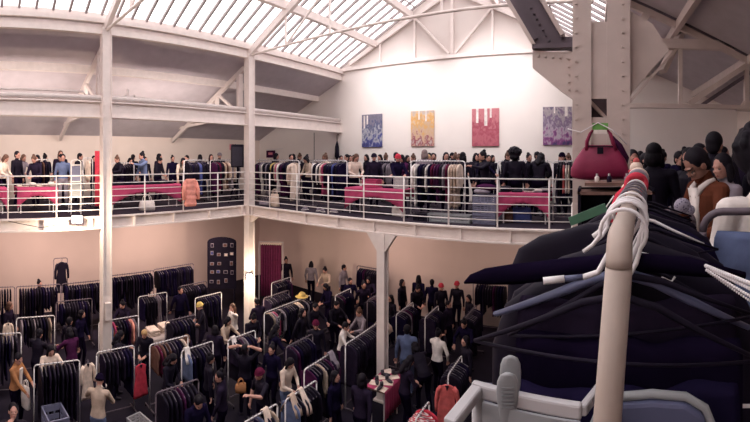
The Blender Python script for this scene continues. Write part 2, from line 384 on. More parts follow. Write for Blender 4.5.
# right-hand lean-to frame
r = empty('lean_to_frame', (0, YB, 7.2)); tag(r, 'grey pink lattice frame above the right side gallery crowd', 'roof truss')
def bb(n, a, b, w, h=None, m='steelp', y=0.): return MB().bar((a[0], y, a[1]), (b[0], y, b[1]), w, h or w).build(n, M[m], r)
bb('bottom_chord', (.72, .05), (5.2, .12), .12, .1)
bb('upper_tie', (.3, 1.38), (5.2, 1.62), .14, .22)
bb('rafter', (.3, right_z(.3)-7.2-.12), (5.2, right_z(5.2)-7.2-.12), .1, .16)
bb('angle_iron', (.3, right_z(.3)-7.2-.03), (5.2, right_z(5.2)-7.2-.03), .14, .05, 'steeld')
bb('post', (.74, -.5), (.74, .55), .14)
bb('post', (1.95, .05), (1.95, 1.45), .09); bb('post', (3.55, .05), (3.55, 2.0), .11)
bb('diagonal', (.78, .1), (1.9, 1.4), .06)
bb('diagonal', (2.15, .12), (4.3, 1.62), .2, .12); bb('diagonal', (2.45, .10), (4.45, 1.48), .1, .08, 'steeld', .06)
bb('brace', (.72, 1.4), (1.75, 2.9), .12, .16)
mb = MB(); mb.prism([(3.3, .0), (3.8, .0), (3.62, .25), (3.48, .25)], 'y', -.03, .03); mb.build('gusset', M['steelp'], r)
mb = MB(); mb.prism([(3.3, 1.5), (3.8, 1.52), (3.62, 1.8), (3.48, 1.8)], 'y', -.03, .03); mb.build('gusset', M['steelp'], r)
tag(MB().bar((1.55, YB+.1, 8.05), (2.75, YB+.9, 10.4), .2, .12).build('roof_strut', M['steelp']), 'steep grey pink strut crossing the upper tie of the right frame', 'strut')

# railings
def railing(a, b, label, step, off, zs=(.2, .38, .56, .74, .92, 1.13)):
    a, b = Vector(a), Vector(b); t = b-a; ln = t.length; t.normalize()
    r = empty('gallery_railing', a); tag(r, label, 'railing')
    for z in zs:
        MB().tube([Vector((0, 0, z)), t*ln + Vector((0, 0, z))], .012 if z < 1.1 else .020, 6).build('rail', M['rail'], r, smooth=True)
    s = off
    while s < ln:
        p = t*s
        mb = MB(); mb.tube([p + Vector((0, 0, 0.02)), p + Vector((0, 0, 1.13))], .020, 8); mb.build('post', M['rail'], r, smooth=True)
        s += step
    return r
railing((XL+.06, YF+.1, GF), (XL+.06, YB-.1, GF), 'white tube railing along the left side gallery edge', 1.28, .05+ (1.06+6-.1) % 1.28)
railing((XL+.2, YB-.06, GF), (-.35, YB-.06, GF), 'white tube railing along the rear gallery in front of clothes racks', 1.17, .95)
railing((-.2, 3.95, GF), (-.2, YB-.2, GF), 'white tube railing of the near gallery beside the built-up column', 1.28, .1)

# pictures on the rear wall
def picture(x0, x1, y0, y1, label, cols, seed, streak):
    a, b = on_y(x0, y0, YBW-.05), on_y(x1, y1, YBW-.05)
    w, h = b.x-a.x, a.z-b.z
    r = empty('canvas_picture', ((a.x+b.x)/2, YBW-.001, (a.z+b.z)/2)); tag(r, label, 'picture')
    m = bpy.data.materials.new('abstract paint %d' % seed); m.use_nodes = True; nt = m.node_tree; N = nt.nodes; L = nt.links
    bs = N['Principled BSDF']; bs.inputs['Roughness'].default_value = .7
    tc = N.new('ShaderNodeTexCoord'); mp = N.new('ShaderNodeMapping'); mp.inputs['Location'].default_value = (seed*3.1, 0, seed); mp.inputs['Scale'].default_value = (5.5, 1, 3.4)
    n1 = N.new('ShaderNodeTexNoise'); n1.inputs['Scale'].default_value = 1.3; n1.inputs['Detail'].default_value = 6
    L.new(tc.outputs['Object'], mp.inputs[0]); L.new(mp.outputs[0], n1.inputs['Vector'])
    sx = N.new('ShaderNodeSeparateXYZ'); L.new(tc.outputs['Object'], sx.inputs[0])
    ad = N.new('ShaderNodeMath'); ad.operation = 'MULTIPLY_ADD'; L.new(sx.outputs['Z'], ad.inputs[0]); ad.inputs[1].default_value = .42; L.new(n1.outputs['Fac'], ad.inputs[2])
    rp = N.new('ShaderNodeValToRGB'); cr = rp.color_ramp
    while len(cr.elements) < len(cols): cr.elements.new(.5)
    for i, c in enumerate(cols): cr.elements[i].position = .15 + .7*i/(len(cols)-1); cr.elements[i].color = c + (1,)
    L.new(ad.outputs[0], rp.inputs[0]); L.new(rp.outputs[0], bs.inputs['Base Color'])
    MB().box((0, -.04, 0), (w, .04, h)).build('canvas', m, r)
    for (u, v0, v1, ww) in streak: MB().box((-w/2+u*w, -.062, h/2-(v0+v1)/2*h), (ww*w, .004, (v1-v0)*h)).build('paint_streak', cloth('white'), r)
picture(362, 382, 115, 147, 'blue abstract canvas, first picture from the corner', [(.04,.04,.15), (.06,.07,.25), (.45,.45,.5), (.08,.09,.2), (.22,.2,.27), (.17,.16,.22)], 1, [(.13, .03, .42, .08), (.28, .03, .3, .07)])
picture(411, 434, 111.5, 146, 'ochre and crimson abstract canvas beside the blue one', [(.55,.45,.42), (.30,.05,.08), (.62,.42,.32), (.6,.4,.25), (.70,.38,.12), (.72,.5,.3), (.55,.45,.4)], 2, [(.36, .0, .25, .06), (.66, .0, .3, .07)])
picture(472, 499, 109, 146, 'pink red abstract canvas with white drips', [(.36,.07,.11), (.48,.13,.17), (.36,.06,.1), (.54,.19,.22), (.52,.17,.2)], 3, [(.2, .0, .38, .09), (.52, .0, .46, .11), (.7, .0, .25, .07)])
picture(543, 572, 107, 145, 'violet and grey abstract canvas nearest the built-up column', [(.05,.03,.12), (.25,.06,.22), (.45,.38,.45), (.16,.1,.2), (.40,.34,.36), (.14,.12,.2)], 4, [(.4, .0, .17, .05), (.8, .0, .25, .1)])
p = on_x(232, 147, XLW+.02); tag(MB().box((XLW+.012, p.y, p.z), (.02, .28, .28)).build('wall_poster_picture', cloth('pink')), 'small pink paper notice on the left gallery wall near the black speaker', 'notice')
p = on_y(654, 150, YBW-.02); tag(MB().box((p.x, YBW-.012, p.z-.05), (.55, .02, .3)).build('wall_poster_picture', cloth('pink')), 'pinkish notice on the rear wall above the right gallery crowd', 'notice')

# ------------------------------------------------------------------ people
def remeshed(mb, name, voxel, smooth=2):
    me = mb.mesh(name + ' raw'); o = put(name + ' raw', me)
    m = o.modifiers.new('r', 'REMESH'); m.mode = 'VOXEL'; m.voxel_size = voxel; m.use_smooth_shade = True
    s = o.modifiers.new('s', 'SMOOTH'); s.iterations = smooth; s.factor = .5
    bpy.context.view_layer.update()
    ev = o.evaluated_get(bpy.context.evaluated_depsgraph_get())
    out = bpy.data.meshes.new_from_object(ev); out.name = name
    bpy.data.objects.remove(o); bpy.data.meshes.remove(me)
    return out
def cone(mb, a, b, ra, rb, n=12):
    a, b = Vector(a), Vector(b)
    mb.tube([a, b], [ra, rb], n); mb.ell(a, ra, nu=n, nv=6); mb.ell(b, rb, nu=n, nv=6)
def ik(a, c, l1, l2, pole):
    a, c = Vector(a), Vector(c); d = c - a; L = min(d.length, (l1+l2)*.995); u = d.normalized(); c = a + u*L
    x = (l1*l1 - l2*l2 + L*L) / (2*L); h = math.sqrt(max(0, l1*l1 - x*x))
    p = Vector(pole); p = (p - u*p.dot(u)).normalized()
    return a + u*x + p*h, c
POSES = {  # lean, head pitch (deg, + looks down), head yaw, wrists (L = +x), ankles offset, elbow pole
 'stand': (0, 6, 0, (.27, -.04, .83), (-.27, -.06, .83), 0),
 'relax': (3, 12, 18, (.25, -.16, .90), (-.28, -.02, .84), .06),
 'browse': (8, 24, 0, (.20, -.44, 1.16), (-.16, -.40, 1.08), .05),
 'reach': (6, 12, -15, (.16, -.50, 1.36), (-.24, -.16, .92), .08),
 'lookdown': (6, 36, 0, (.10, -.30, 1.06), (-.10, -.30, 1.04), .04),
 'walk': (4, 4, 0, (.26, -.22, .90), (-.26, .16, .88), .22),
 'bend': (42, 20, 10, (.20, -.66, .72), (-.18, -.60, .70), .10),
 'headtouch': (0, -4, 0, (.15, .02, 1.70), (-.15, .02, 1.70), .05),
 'facetouch': (4, 8, 20, (.08, -.17, 1.53), (-.22, -.20, .98), .05),
 'lookup': (6, -22, 10, (.24, -.30, 1.15), (-.10, -.20, 1.50), .05),
 'hold': (4, 18, -15, (.12, -.36, 1.10), (-.12, -.34, .98), .06),
}
BODY = {}
def body(pose, fine=False):
    key = (pose, fine)
    if key in BODY: return BODY[key]
    lean, hp, hy, wl, wr, step = POSES[pose]
    Rl = Matrix.Rotation(math.radians(lean), 4, 'X'); hip = Vector((0, 0, .93))
    up = lambda p: hip + (Rl @ (Vector(p) - hip))
    B = []   # bones: a, b, ra, rb, slot
    lat = Vector((1, 0, 0))
    mb = MB()
    # trunk
    prof = [(.80, .10, .085, 0), (.86, .150, .108, .0), (.94, .168, .118, .0), (1.02, .150, .104, 0), (1.10, .136, .095, 0), (1.20, .150, .105, 0),
            (1.30, .166, .114, -.0), (1.38, .176, .104, .0), (1.43, .150, .078, .008), (1.465, .085, .062, .012), (1.50, .056, .056, .008)]
    rings = []
    for z, w, d, yo in prof:
        f = min(1, max(0, (z-.90)/.25)); Rz = Matrix.Rotation(math.radians(lean)*f, 4, 'X')
        c = hip + Rz @ (Vector((0, yo, z)) - hip); n = 20
        rings.append([c + Rz @ Vector((w*math.copysign(abs(math.cos(a))**.85, math.cos(a)), d*math.copysign(abs(math.sin(a))**.85, math.sin(a)), 0)) for a in (2*PI*j/n for j in range(n))])
    mb.loft(rings)
    B.append((Vector((0, 0, .84)), hip, .15, .15, 2)); B.append((hip + Vector((0, 0, .06)), up((0, 0, 1.40)), .15, .15, 1))
    # neck and head
    neck = up((0, .008, 1.46))
    Rh = Rl @ Matrix.Rotation(math.radians(hp - lean*.7), 4, 'X') @ Matrix.Rotation(math.radians(hy), 4, 'Z')
    skull = neck + Rl @ Vector((0, -.005, .045)); hc = skull + Rh @ Vector((0, -.015, .115))
    cone(mb, neck, skull + Rh @ Vector((0, 0, .03)), .058, .054)
    R3 = Rh.to_3x3()
    H = lambda p: hc + R3 @ Vector(p)
    mb.ell(H((0, .012, .022)), (.074, .094, .098), R3, 18, 12)          # cranium
    mb.ell(H((0, -.022, -.040)), (.058, .068, .080), R3, 16, 10)        # face and jaw
    mb.ell(H((0, -.066, -.095)), (.024, .020, .018), R3)                # chin
    mb.add([H(p) for p in ((-.010, -.085, .012), (.010, -.085, .012), (.019, -.084, -.034), (-.019, -.084, -.034), (0, -.117, -.028))],
           [(0, 1, 4), (1, 2, 4), (2, 3, 4), (3, 0, 4), (3, 2, 1, 0)])  # nose
    mb.ell(H((0, -.082, .024)), (.050, .012, .010), R3)                 # brow
    mb.ell(H((0, -.088, -.062)), (.024, .011, .010), R3)                # mouth
    for s in (-1, 1):
        mb.ell(H((s*.076, .010, -.012)), (.010, .020, .031), R3)        # ears
        mb.ell(H((s*.034, -.078, -.020)), (.020, .014, .015), R3)       # cheeks
    B.append((H((0, 0, .03)), H((0, -.02, -.05)), .09, .075, 0)); B.append((neck + Rl @ Vector((0, 0, .02)), skull, .055, .055, 0))
    # arms
    wrists = {}
    for s, w in ((1, wl), (-1, wr)):
        sh = up((s*.178, .008, 1.405)); w = Vector(w)
        pole = Vector((s*.9, .5, -.5)) if pose != 'headtouch' else Vector((s, -.2, .1))
        el, w = ik(sh, w, .29, .25, pole)
        cone(mb, up((s*.12, .005, 1.40)), sh, .070, .064); cone(mb, sh, el, .062, .044); cone(mb, el, w, .046, .031)
        B.append((sh, el, .062, .044, 1)); B.append((el, w, .046, .03, 4))
        d = (w-el).normalized(); hl = .185
        nrm = Vector((0, 0, 1)) if abs(d.z) < .8 else Vector((0, -1, 0))
        if pose in ('headtouch', 'facetouch', 'lookup') and abs(w.z) > 1.4:
            d = (d + (hc - w).normalized()*1.2).normalized()
        ac = d.cross(nrm).normalized(); nrm = ac.cross(d).normalized()
        Rm = Matrix((ac, d, nrm)).transposed()
        mb.ell(w + d*.05, (.040, .056, .019), Rm, 12, 8)
        cone(mb, w - d*.02, w + d*.03, .030, .026)
        for i, (o_, fl) in enumerate(((-.030, .062), (-.010, .075), (.011, .070), (.030, .052))):
            a = w + d*.088 + ac*o_; r = .0095
            k1 = a + (d*.85 - nrm*.45).normalized()*fl*.5; k2 = k1 + (d*.5 - nrm*.9).normalized()*fl*.5
            mb.tube([a - d*.03, a, k1, k2], [r*1.1, r*1.1, r, r*.85], 8)
        sd = -s
        th = w + d*.03 + ac*sd*.032
        mb.tube([th - ac*sd*.015, th + ac*sd*.018 + d*.028, th + ac*sd*.022 + d*.062 - nrm*.012], [.014, .0125, .010], 8)
        B.append((w + d*.01, w + d*.17, .035, .03, 0)); wrists[s] = w + d*.08
    # legs
    for s in (1, -1):
        h = Vector((s*.088, 0, .88)); an = Vector((s*.10, -s*step, .085))
        kn, an = ik(h, an, .415, .40, (0, -1, 0))
        cone(mb, h, kn, .088, .058); cone(mb, kn, kn.lerp(an, .35), .056, .056); cone(mb, kn.lerp(an, .35), an, .056, .038)
        toe = an + Vector((s*.03, -.16, -.055))
        cone(mb, an + Vector((0, .03, -.045)), toe, .040, .030); cone(mb, an, an + Vector((s*.012, -.07, -.035)), .04, .038)
        B.append((h, kn, .088, .058, 2)); B.append((kn, an, .056, .04, 2)); B.append((an + Vector((0, .02, -.06)), toe, .045, .035, 3))
    me = remeshed(mb, 'person ' + pose, .0065 if fine else .0115, 2 if fine else 1)
    for k in range(7): me.materials.append(M['skin'])
    hi = R3.inverted()
    idx = []
    for p in me.polygons:
        c = p.center; best = None
        for a, b, ra, rb, sl in B:
            ab = b-a; t = max(0, min(1, (c-a).dot(ab)/ab.length_squared)); dd = (c - (a + ab*t)).length - (ra + (rb-ra)*t)
            if best is None or dd < best[0]: best = (dd, sl)
        sl = best[1]
        q = hi @ (c - hc)
        if sl in (0, 1) and c.z < (neck.z + .02) and best[1] == 0 and (c - neck).length > .085 and (c-hc).length < .3: sl = 1
        if sl == 0 and q.y < -.055 and abs(q.z) < .12:
            if ((abs(q.x)-.033)/.013)**2 + ((q.z+.004)/.0065)**2 < 1: sl = 5
            elif fine and ((abs(q.x)-.034)/.021)**2 + ((q.z-.024)/.0042)**2 < 1: sl = 5
            elif (q.x/.026)**2 + ((q.z+.063)/.009)**2 < 1: sl = 6
        idx.append(sl)
    me.polygons.foreach_set('material_index', idx)
    BODY[key] = (me, Matrix.Translation(hc) @ Rh, wrists)
    return BODY[key]
HAIR = {}
def hair_mesh(style):
    if style in HAIR: return HAIR[style]
    mb = MB()
    if style != 'afro': mb.ell((0, .026, .036), (.085, .098, .098), None, 18, 12)
    if style == 'short': mb.ell((0, .055, -.02), (.074, .06, .075))
    if style in ('long', 'wavy'):
        mb.ell((0, .06, -.04), (.085, .065, .11)); cone(mb, (0, .075, -.06), (0, .085, -.26), .075, .055)
        for s in (-1, 1):
            cone(mb, (s*.072, .015, -.01), (s*.088, -.005, -.16), .030, .034); cone(mb, (s*.088, -.005, -.16), (s*.08, -.03, -.27), .034, .018)
        cone(mb, (-.07, .03, -.18), (.07, .03, -.18), .05, .05)
    if style == 'bun': mb.ell((0, .055, -.02), (.070, .055, .07)); mb.ell((0, .075, .125), (.048, .048, .044))
    if style == 'bob':
        mb.ell((0, .055, -.05), (.092, .07, .10))
        for s in (-1, 1): cone(mb, (s*.074, .01, .0), (s*.082, -.01, -.12), .03, .028)
    if style == 'afro':
        mb.ell((0, .045, .075), (.155, .145, .150), None, 20, 14); mb.ell((0, .085, -.06), (.12, .08, .09))
        rr = random.Random(4)
        for k in range(40):
            a = rr.uniform(0, 2*PI); e = rr.uniform(-.2, 1.4)
            mb.ell((.145*math.cos(a)*math.cos(e), .05 + .135*math.sin(a)*math.cos(e)*(1 if math.sin(a) > 0 else .55), .075 + .14*math.sin(e)), .03, None, 6, 4)
    if style == 'beanie':
        mb = MB(); mb.ell((0, .020, .052), (.092, .108, .092), None, 18, 12); mb.tube([Vector((.088*math.cos(a), .020 + .104*math.sin(a), .032)) for a in (2*PI*i/20 for i in range(20))], .018, 8, closed=True)
    me = remeshed(mb, 'hair ' + style, .008, 2 if style != 'afro' else 0); me.materials.append(M['hair'])
    HAIR[style] = me
    return me
HM = {'k': 'hair', 'b': 'hairbr', 'y': 'hairbl', 'g': 'hairgr'}
def face_rot(loc, phi):
    """phi: 0 faces the camera, 90 to image right, 180 away, -90 to image left"""
    v = Vector((loc[0], loc[1])).normalized(); r = Vector((v.y, -v.x)); p = math.radians(phi)
    d = -v*math.cos(p) + r*math.sin(p)
    return math.atan2(d.x, -d.y)        # body faces local -y
PEOPLE = []
def lean_child(c, deg):
    h_ = Vector((0, 0, .93)); c.matrix_local = Matrix.Translation(h_) @ Matrix.Rotation(math.radians(deg), 4, 'X') @ Matrix.Translation(-h_); return c
QUEUE = []
BLOCK = []    # what stands on the floors: ('c', x, y, z, r) or ('r', x, y, z, rz, half length, half width)
def free(x, y, z, r=.23):
    for q in BLOCK:
        if abs(q[3]-z) > 1: continue
        dx, dy = x-q[1], y-q[2]
        if q[0] == 'c':
            if math.hypot(dx, dy) < r + q[4]: return False
        else:
            c, s = math.cos(q[4]), math.sin(q[4]); u, v = abs(dx*c+dy*s), abs(-dx*s+dy*c)
            if u < q[5]+r and v < q[6]+r: return False
    return True
def flush():
    for a, k in sorted(QUEUE, key=lambda q: (1 if q[1].get('group') or (len(q[0]) > 7 and q[0][7]) else 0)):
        x, y, z = a[0]; anon = bool(len(a) > 7 and a[7]); ok = None
        arms = a[2] in ('browse', 'reach', 'bend', 'lookup', 'hold', 'lookdown', 'walk')
        for r in ((.36, .31, .26) if arms else (.29, .26, .23)):
            for f in (1, .975, 1.025, .95, 1.05, .92, 1.08, .89, 1.11) + ((.86, 1.14, .83, 1.17, 1.21, 1.25) if z > 1 or anon else (.875, 1.13)):
                for sd in ((0, .012, -.012, .024, -.024, .04, -.04) if anon else (0, .006, -.006, .012, -.012, .02, -.02, .028, -.028)):
                    c, s = math.cos(sd), math.sin(sd); X, Y = (x*c - y*s)*f, (x*s + y*c)*f
                    if X < XLW+.35 or Y > YBW-.35 or X > XRW-.3: continue
                    if z > 1 and X < -.4 and X > XL-2.0 and Y < YB+.35: continue
                    if free(X, Y, z, r): ok = (X, Y, z); break
                if ok: break
            if ok or anon: break
        if ok is None:
            if anon: continue
            ok = (x, y, z)
        BLOCK.append(('c', ok[0], ok[1], z, .34 if arms else .26)); 
        if arms:
            rz_ = face_rot(ok, a[1]); BLOCK.append(('c', ok[0] + .45*math.sin(rz_), ok[1] - .45*math.cos(rz_), z, .20))
        person(ok, *a[1:], **k)
def later(*a, **k): QUEUE.append((a, k))
def person(loc, phi, pose, top, legs, hair, label, group=None, h=1.72, sleeve=True, skin='skin', fine=False, hairmat=None, wide=1.0, extra=None):
    me, hm, wr = body(pose, fine)
    o = put('person', me); o.location = loc; o.rotation_euler = (0, 0, face_rot(loc, phi)); s = h/1.72; o.scale = (s*wide, s*wide, s)
    tm = M[top] if top in M else cloth(top); lm = cloth(legs)
    rename_mats(o, [M[skin], tm, lm, M['shoe'], tm if sleeve else M[skin], M['eye'], M['lips']])
    tag(o, label, 'person', group)
    st, c = hair.split('-')
    hname = 'beanie' if st == 'beanie' else 'hair'
    ho = put(hname, hair_mesh(st), o); ho.matrix_local = hm
    rename_mats(ho, [hairmat or (cloth(c) if st == 'beanie' else M[HM[c]])])
    PEOPLE.append(o)
    if extra == 'front':
        mb = MB(); mb.prism([(-.05, 1.43), (.05, 1.43), (.045, 1.0), (-.045, 1.0)], 'y', -.145, -.105); lean_child(mb.build('shirt_front', cloth('white'), o), POSES[pose][0])
    return o, wr

# ------------------------------------------------------------------ garments on hangers
GKIND = {   # rows: z, half width, half depth ; neck at the top
 'coat':   [(-.085, .045, .030), (-.10, .085, .036), (-.125, .16, .040), (-.165, .215, .042), (-.24, .245, .038), (-.45, .255, .034), (-.70, .262, .036), (-.74, .215, .038), (-.95, .225, .040), (-1.12, .24, .042)],
 'jacket': [(-.085, .045, .034), (-.10, .085, .040), (-.13, .16, .044), (-.17, .22, .045), (-.25, .25, .042), (-.45, .26, .038), (-.64, .265, .040), (-.67, .215, .040), (-.76, .21, .040)],
 'shirt':  [(-.085, .045, .024), (-.10, .085, .028), (-.13, .15, .030), (-.18, .215, .030), (-.27, .235, .026), (-.34, .24, .026), (-.36, .20, .026), (-.55, .20, .028), (-.72, .21, .030)],
 'dress':  [(-.085, .060, .022), (-.11, .12, .026), (-.15, .175, .028), (-.24, .18, .028), (-.42, .165, .028), (-.60, .19, .036), (-.85, .225, .036), (-1.15, .25, .036)],
 'trousers': [(-.12, .16, .022), (-.16, .175, .026), (-.3, .18, .028), (-.5, .175, .028), (-.75, .165, .026), (-.95, .155, .024)],
}
GM = {}
def garment_mesh(kind, k):
    key = (kind, k)
    if key in GM: return GM[key]
    r = random.Random(hash(kind) % 97 * 0 + len(kind)*31 + k*7); mb = MB(); rings = []; n = 28
    rows = GKIND[kind]; fine = []
    for i in range(len(rows)-1):
        a, b = rows[i], rows[i+1]; m = 3 if b[0]-a[0] < -.12 else 1
        for j in range(m): t = j/m; fine.append(tuple(a[q]*(1-t)+b[q]*t for q in range(3)))
    fine.append(rows[-1])
    ph = r.uniform(0, 6); sc = r.uniform(.92, 1.08); fr = r.uniform(30, 46); zs = r.uniform(.9, 1.08)
    for z, w, d in fine:
        w *= sc; t = min(1, max(0, (-z-.2)/.5)); ring = []
        for j in range(n):
            a = 2*PI*j/n; ca, sa = math.cos(a), math.sin(a)
            y = w*math.copysign(abs(ca)**.8, ca); x = d*math.copysign(abs(sa)**.6, sa)
            if kind != 'trousers' and kind != 'dress' and z < -.24:
                g = math.exp(-((abs(y)-.165)/.02)**2); x *= 1 - .55*g
            if kind == 'trousers' and z < -.3: x *= 1 - .7*math.exp(-(y/.015)**2)
            x += .011*t*math.sin(fr*y + ph + 3*z) ; x *= .70
            ring.append(Vector((x, y + .006*math.sin(9*z+ph), -.0 + z*zs + .01*t*math.sin(13*y+ph))))
        rings.append(ring)
    mb.loft(rings)
    me = mb.mesh(kind + ' shape', True); me.materials.append(M['black']); GM[key] = me
    return me
def hanger_mesh(r=.0035, fine=False):
    key = ('hanger', r)
    if key in GM: return GM[key]
    mb = MB(); R = .029
    pts = arc((0, 0, -.001), R, math.radians(200), math.radians(-60), 12, (0, 1, 0), (0, 0, 1))
    pts += [Vector((0, 0, -.05)), Vector((0, 0, -.085))]
    mb.tube(pts, r, 6)
    mb.tube([(0, 0, -.08), (0, .04, -.088), (0, .20, -.155), (0, .205, -.163), (0, -.205, -.163), (0, -.20, -.155), (0, -.04, -.088)], r*1.15, 6, closed=True)
    me = mb.mesh('hanger shape', True); me.materials.append(M['hang']); GM[key] = me
    return me
GAR = 0
def garment(loc, rz, kind, col, label, group, k=None, tilt=0.0, s=1.0, hanger=True, name=None):
    global GAR
    GAR += 1
    o = put(name or 'hanging_' + kind, garment_mesh(kind, RN.randrange(3) if k is None else k))
    o.location = loc; o.rotation_euler = (tilt, 0, rz); o.scale = (1, s, s)
    rename_mats(o, [M[col] if col in M else cloth(col)]); tag(o, label, kind if kind != 'trousers' else 'trousers', group)
    if hanger: put('hanger', hanger_mesh(.006), o)
    return o

# ------------------------------------------------------------------ clothes racks
def rack(a, b, H, col='chrome', label='', z0=0.0, r=.014, wheels=True):
    a, b = Vector((a[0], a[1], z0)), Vector((b[0], b[1], z0)); t = (b-a); L = t.length; rz = math.atan2(t.y, t.x)
    o = empty('clothes_rack', (a+b)/2, rz); tag(o, label, 'clothes rack'); m = M[col]
    e = .07
    pts = [(-L/2, 0, H-e)] + [tuple(p) for p in arc((-L/2+e, 0, H-e), e, PI, PI/2, 5, (1, 0, 0), (0, 0, 1))] + [tuple(p) for p in arc((L/2-e, 0, H-e), e, PI/2, 0, 5, (1, 0, 0), (0, 0, 1))] + [(L/2, 0, H-e)]
    MB().tube(pts, r, 8).build('top_rail', m, o, smooth=True)
    for s in (-1, 1):
        MB().tube([(s*L/2, 0, .07), (s*L/2, 0, H-e)], r, 8).build('upright', m, o, smooth=True)
        MB().tube([(s*L/2, -.23, .075), (s*L/2, .23, .075)], r, 8).build('foot', M['steeld'], o, smooth=True)
        for q in (-.22, .22): MB().ell((s*L/2, q, .032), (.018, .032, .032), None, 10, 6).build('caster', M['black'], o, smooth=True)
    BLOCK.append(('r', o.location.x, o.location.y, z0, rz, L/2, .27))
    MB().tube([(-L/2, 0, .16), (L/2, 0, .16)], r*.8, 8).build('lower_bar', M['steeld'], o, smooth=True)
    return o, (a, b, rz, L, z0 + H)
DK = ['black']*11 + ['navy']*4 + ['charcoal']*4 + ['plum']
DARK = ['black']*12 + ['navy']*5 + ['charcoal']*5 + ['plum', 'plum', 'grey', 'denim', 'beige']
CNAME = {'charcoal': 'dark grey', 'plum': 'dark plum'}
def fill(info, cols, where, kinds=('jacket', 'coat', 'shirt', 'dress'), n=None, gap=.082, margin=.10, skip=()):
    a, b, rz, L, zt = info; t = (b-a).normalized()
    n = n or max(1, int((L-2*margin)/gap)); g = (L-2*margin)/n
    for i in range(n):
        if i in skip: continue
        c = cols[i] if isinstance(cols, tuple) else RN.choice(cols)
        c, kd = c if isinstance(c, tuple) else (c, RN.choice(kinds))
        p = a + t*(margin + (i+.5)*g); 
        cn = CNAME.get(c, c)
        lab = '%s %s hanging on %s' % (cn, kd, where)
        garment((p.x, p.y, zt + .0), rz + RN.uniform(-.04, .04), kd, c, lab, '%s %s on %s' % (cn, kd, where))

# ------------------------------------------------------------------ tables with cloths, piles
def table(a, b, depth, label_t, label_c, z0, H=.74, drop=.62, swag=True, colour='pink'):
    """a-b: front edge seen from the hall; depth goes to the left of a->b"""
    a, b = Vector((a[0], a[1], z0)), Vector((b[0], b[1], z0)); t = b-a; L = t.length; rz = math.atan2(t.y, t.x)
    n = Vector((-t.y, t.x, 0)).normalized(); c = (a+b)/2 + n*depth/2
    BLOCK.append(('r', c.x, c.y, z0, rz, L/2, depth/2+.05))
    o = empty('folding_table', c, rz); tag(o, label_t, 'table')
    MB().box((0, 0, H-.02), (L-.02, depth-.02, .03)).build('tabletop', M['wood'], o)
    for sx in (-1, 1):
        for sy in (-1, 1): MB().tube([(sx*(L/2-.12), sy*(depth/2-.08), 0), (sx*(L/2-.12), sy*(depth/2-.08), H-.035)], .018, 8).build('leg', M['chrome'], o)
    mb = MB(); nx = 36; top = H + .004
    def row(y, zf): return [Vector((-L/2 + L*i/nx, y + (.012*math.sin(i*1.7) if zf else 0), zf(i) if zf else top)) for i in range(nx+1)]
    def hem(i):
        u = abs(i/nx*2-1)
        return top - (drop*(.38 + .62*u**2.2) if swag else drop) + .008*math.sin(i*2.1)
    def rowf(k):
        return [Vector((-L/2 + L*i/nx, -depth/2 - .012 - .012*k*math.sin(i*1.3), top + (hem(i)-top)*k)) for i in range(nx+1)]
    rows = [[Vector((p.x, depth/2+.02, top-.25)) for p in row(0, None)], row(depth/2+.01, None), row(0, None), row(-depth/2-.01, None)] + [rowf(k) for k in (.1, .35, .7, 1.0)]
    vs = [v for r_ in rows for v in r_]; w = nx+1; fs = []
    for i in range(len(rows)-1):
        for j in range(nx): fs.append((i*w+j, i*w+j+1, (i+1)*w+j+1, (i+1)*w+j))
    mb.add(vs, fs)
    me = mb.mesh('tablecloth', True); me.materials.append(M[colour])
    cl = put('tablecloth', me); cl.location = c; cl.rotation_euler = (0, 0, rz); tag(cl, label_c, 'tablecloth')
    md = cl.modifiers.new('t', 'SOLIDIFY'); md.thickness = .004; md.offset = 1
    return c, rz, L, depth, z0 + H + .012
def pile(loc, rz, size, n, cols, label, group=None, name='folded_cloth'):
    """folded garments one on another; every one is a thing"""
    z = loc[2]
    for i in range(n):
        h = RN.uniform(.03, .045); w, d = size[0]*RN.uniform(.88, 1.05), size[1]*RN.uniform(.88, 1.05)
        mb = MB(); k = 14; rings = []
        for q in range(k+1):
            x = -w/2 + w*q/k; e = .75 + .25*math.sin(PI*q/k)
            rings.append([Vector((x, y*d/2*(.94+.06*e), zz*h*e + (.004*math.sin(q*2+y*3) if zz > .4 else 0))) for y, zz in ((-1, .1), (-1.03, .5), (-1, .9), (-.5, 1.0), (.5, 1.0), (1, .9), (1.04, .5), (1, .1), (.4, .0), (-.4, .0))])
        mb.loft(rings)
        o = mb.build(name, M[cols[i % len(cols)]] if cols[i % len(cols)] in M else cloth(cols[i % len(cols)]), smooth=True)
        o.location = (loc[0], loc[1], z + .002); o.rotation_euler = (0, 0, rz + RN.uniform(-.15, .15)); tag(o, label, 'folded garment', group or label); z += h + .006
def bag(loc, rz, w, h, d, col, label, name='shoulder_bag', open_top=True):
    o = empty(name, loc, rz); tag(o, label, 'bag'); mb = MB(); rings = []
    for z, sw, sd in ((0, .86, .8), (.04, .96, 1.0), (.5, 1.0, .95), (.85, .94, .7), (1.0, .90, .45)):
        rings.append([Vector((sw*w/2*math.copysign(abs(math.cos(a))**.5, math.cos(a)), sd*d/2*math.copysign(abs(math.sin(a))**.6, math.sin(a)) + .01*math.sin(5*z+a*2), z*h)) for a in (2*PI*j/24 for j in range(24))])
    mb.loft(rings); mb.build('bag_body', M[col] if col in M else cloth(col), o, smooth=True)
    for s in (-1, 1):
        MB().tube([(-w*.24, s*d*.2, h*.97)] + [tuple(p) for p in arc((0, s*d*.2, h*1.1), w*.24, PI, 0, 10, (1, 0, 0), (0, 0, 1.4))] + [(w*.24, s*d*.2, h*.97)], .010, 6).build('strap', M[col] if col in M else cloth(col), o, smooth=True)
    return o
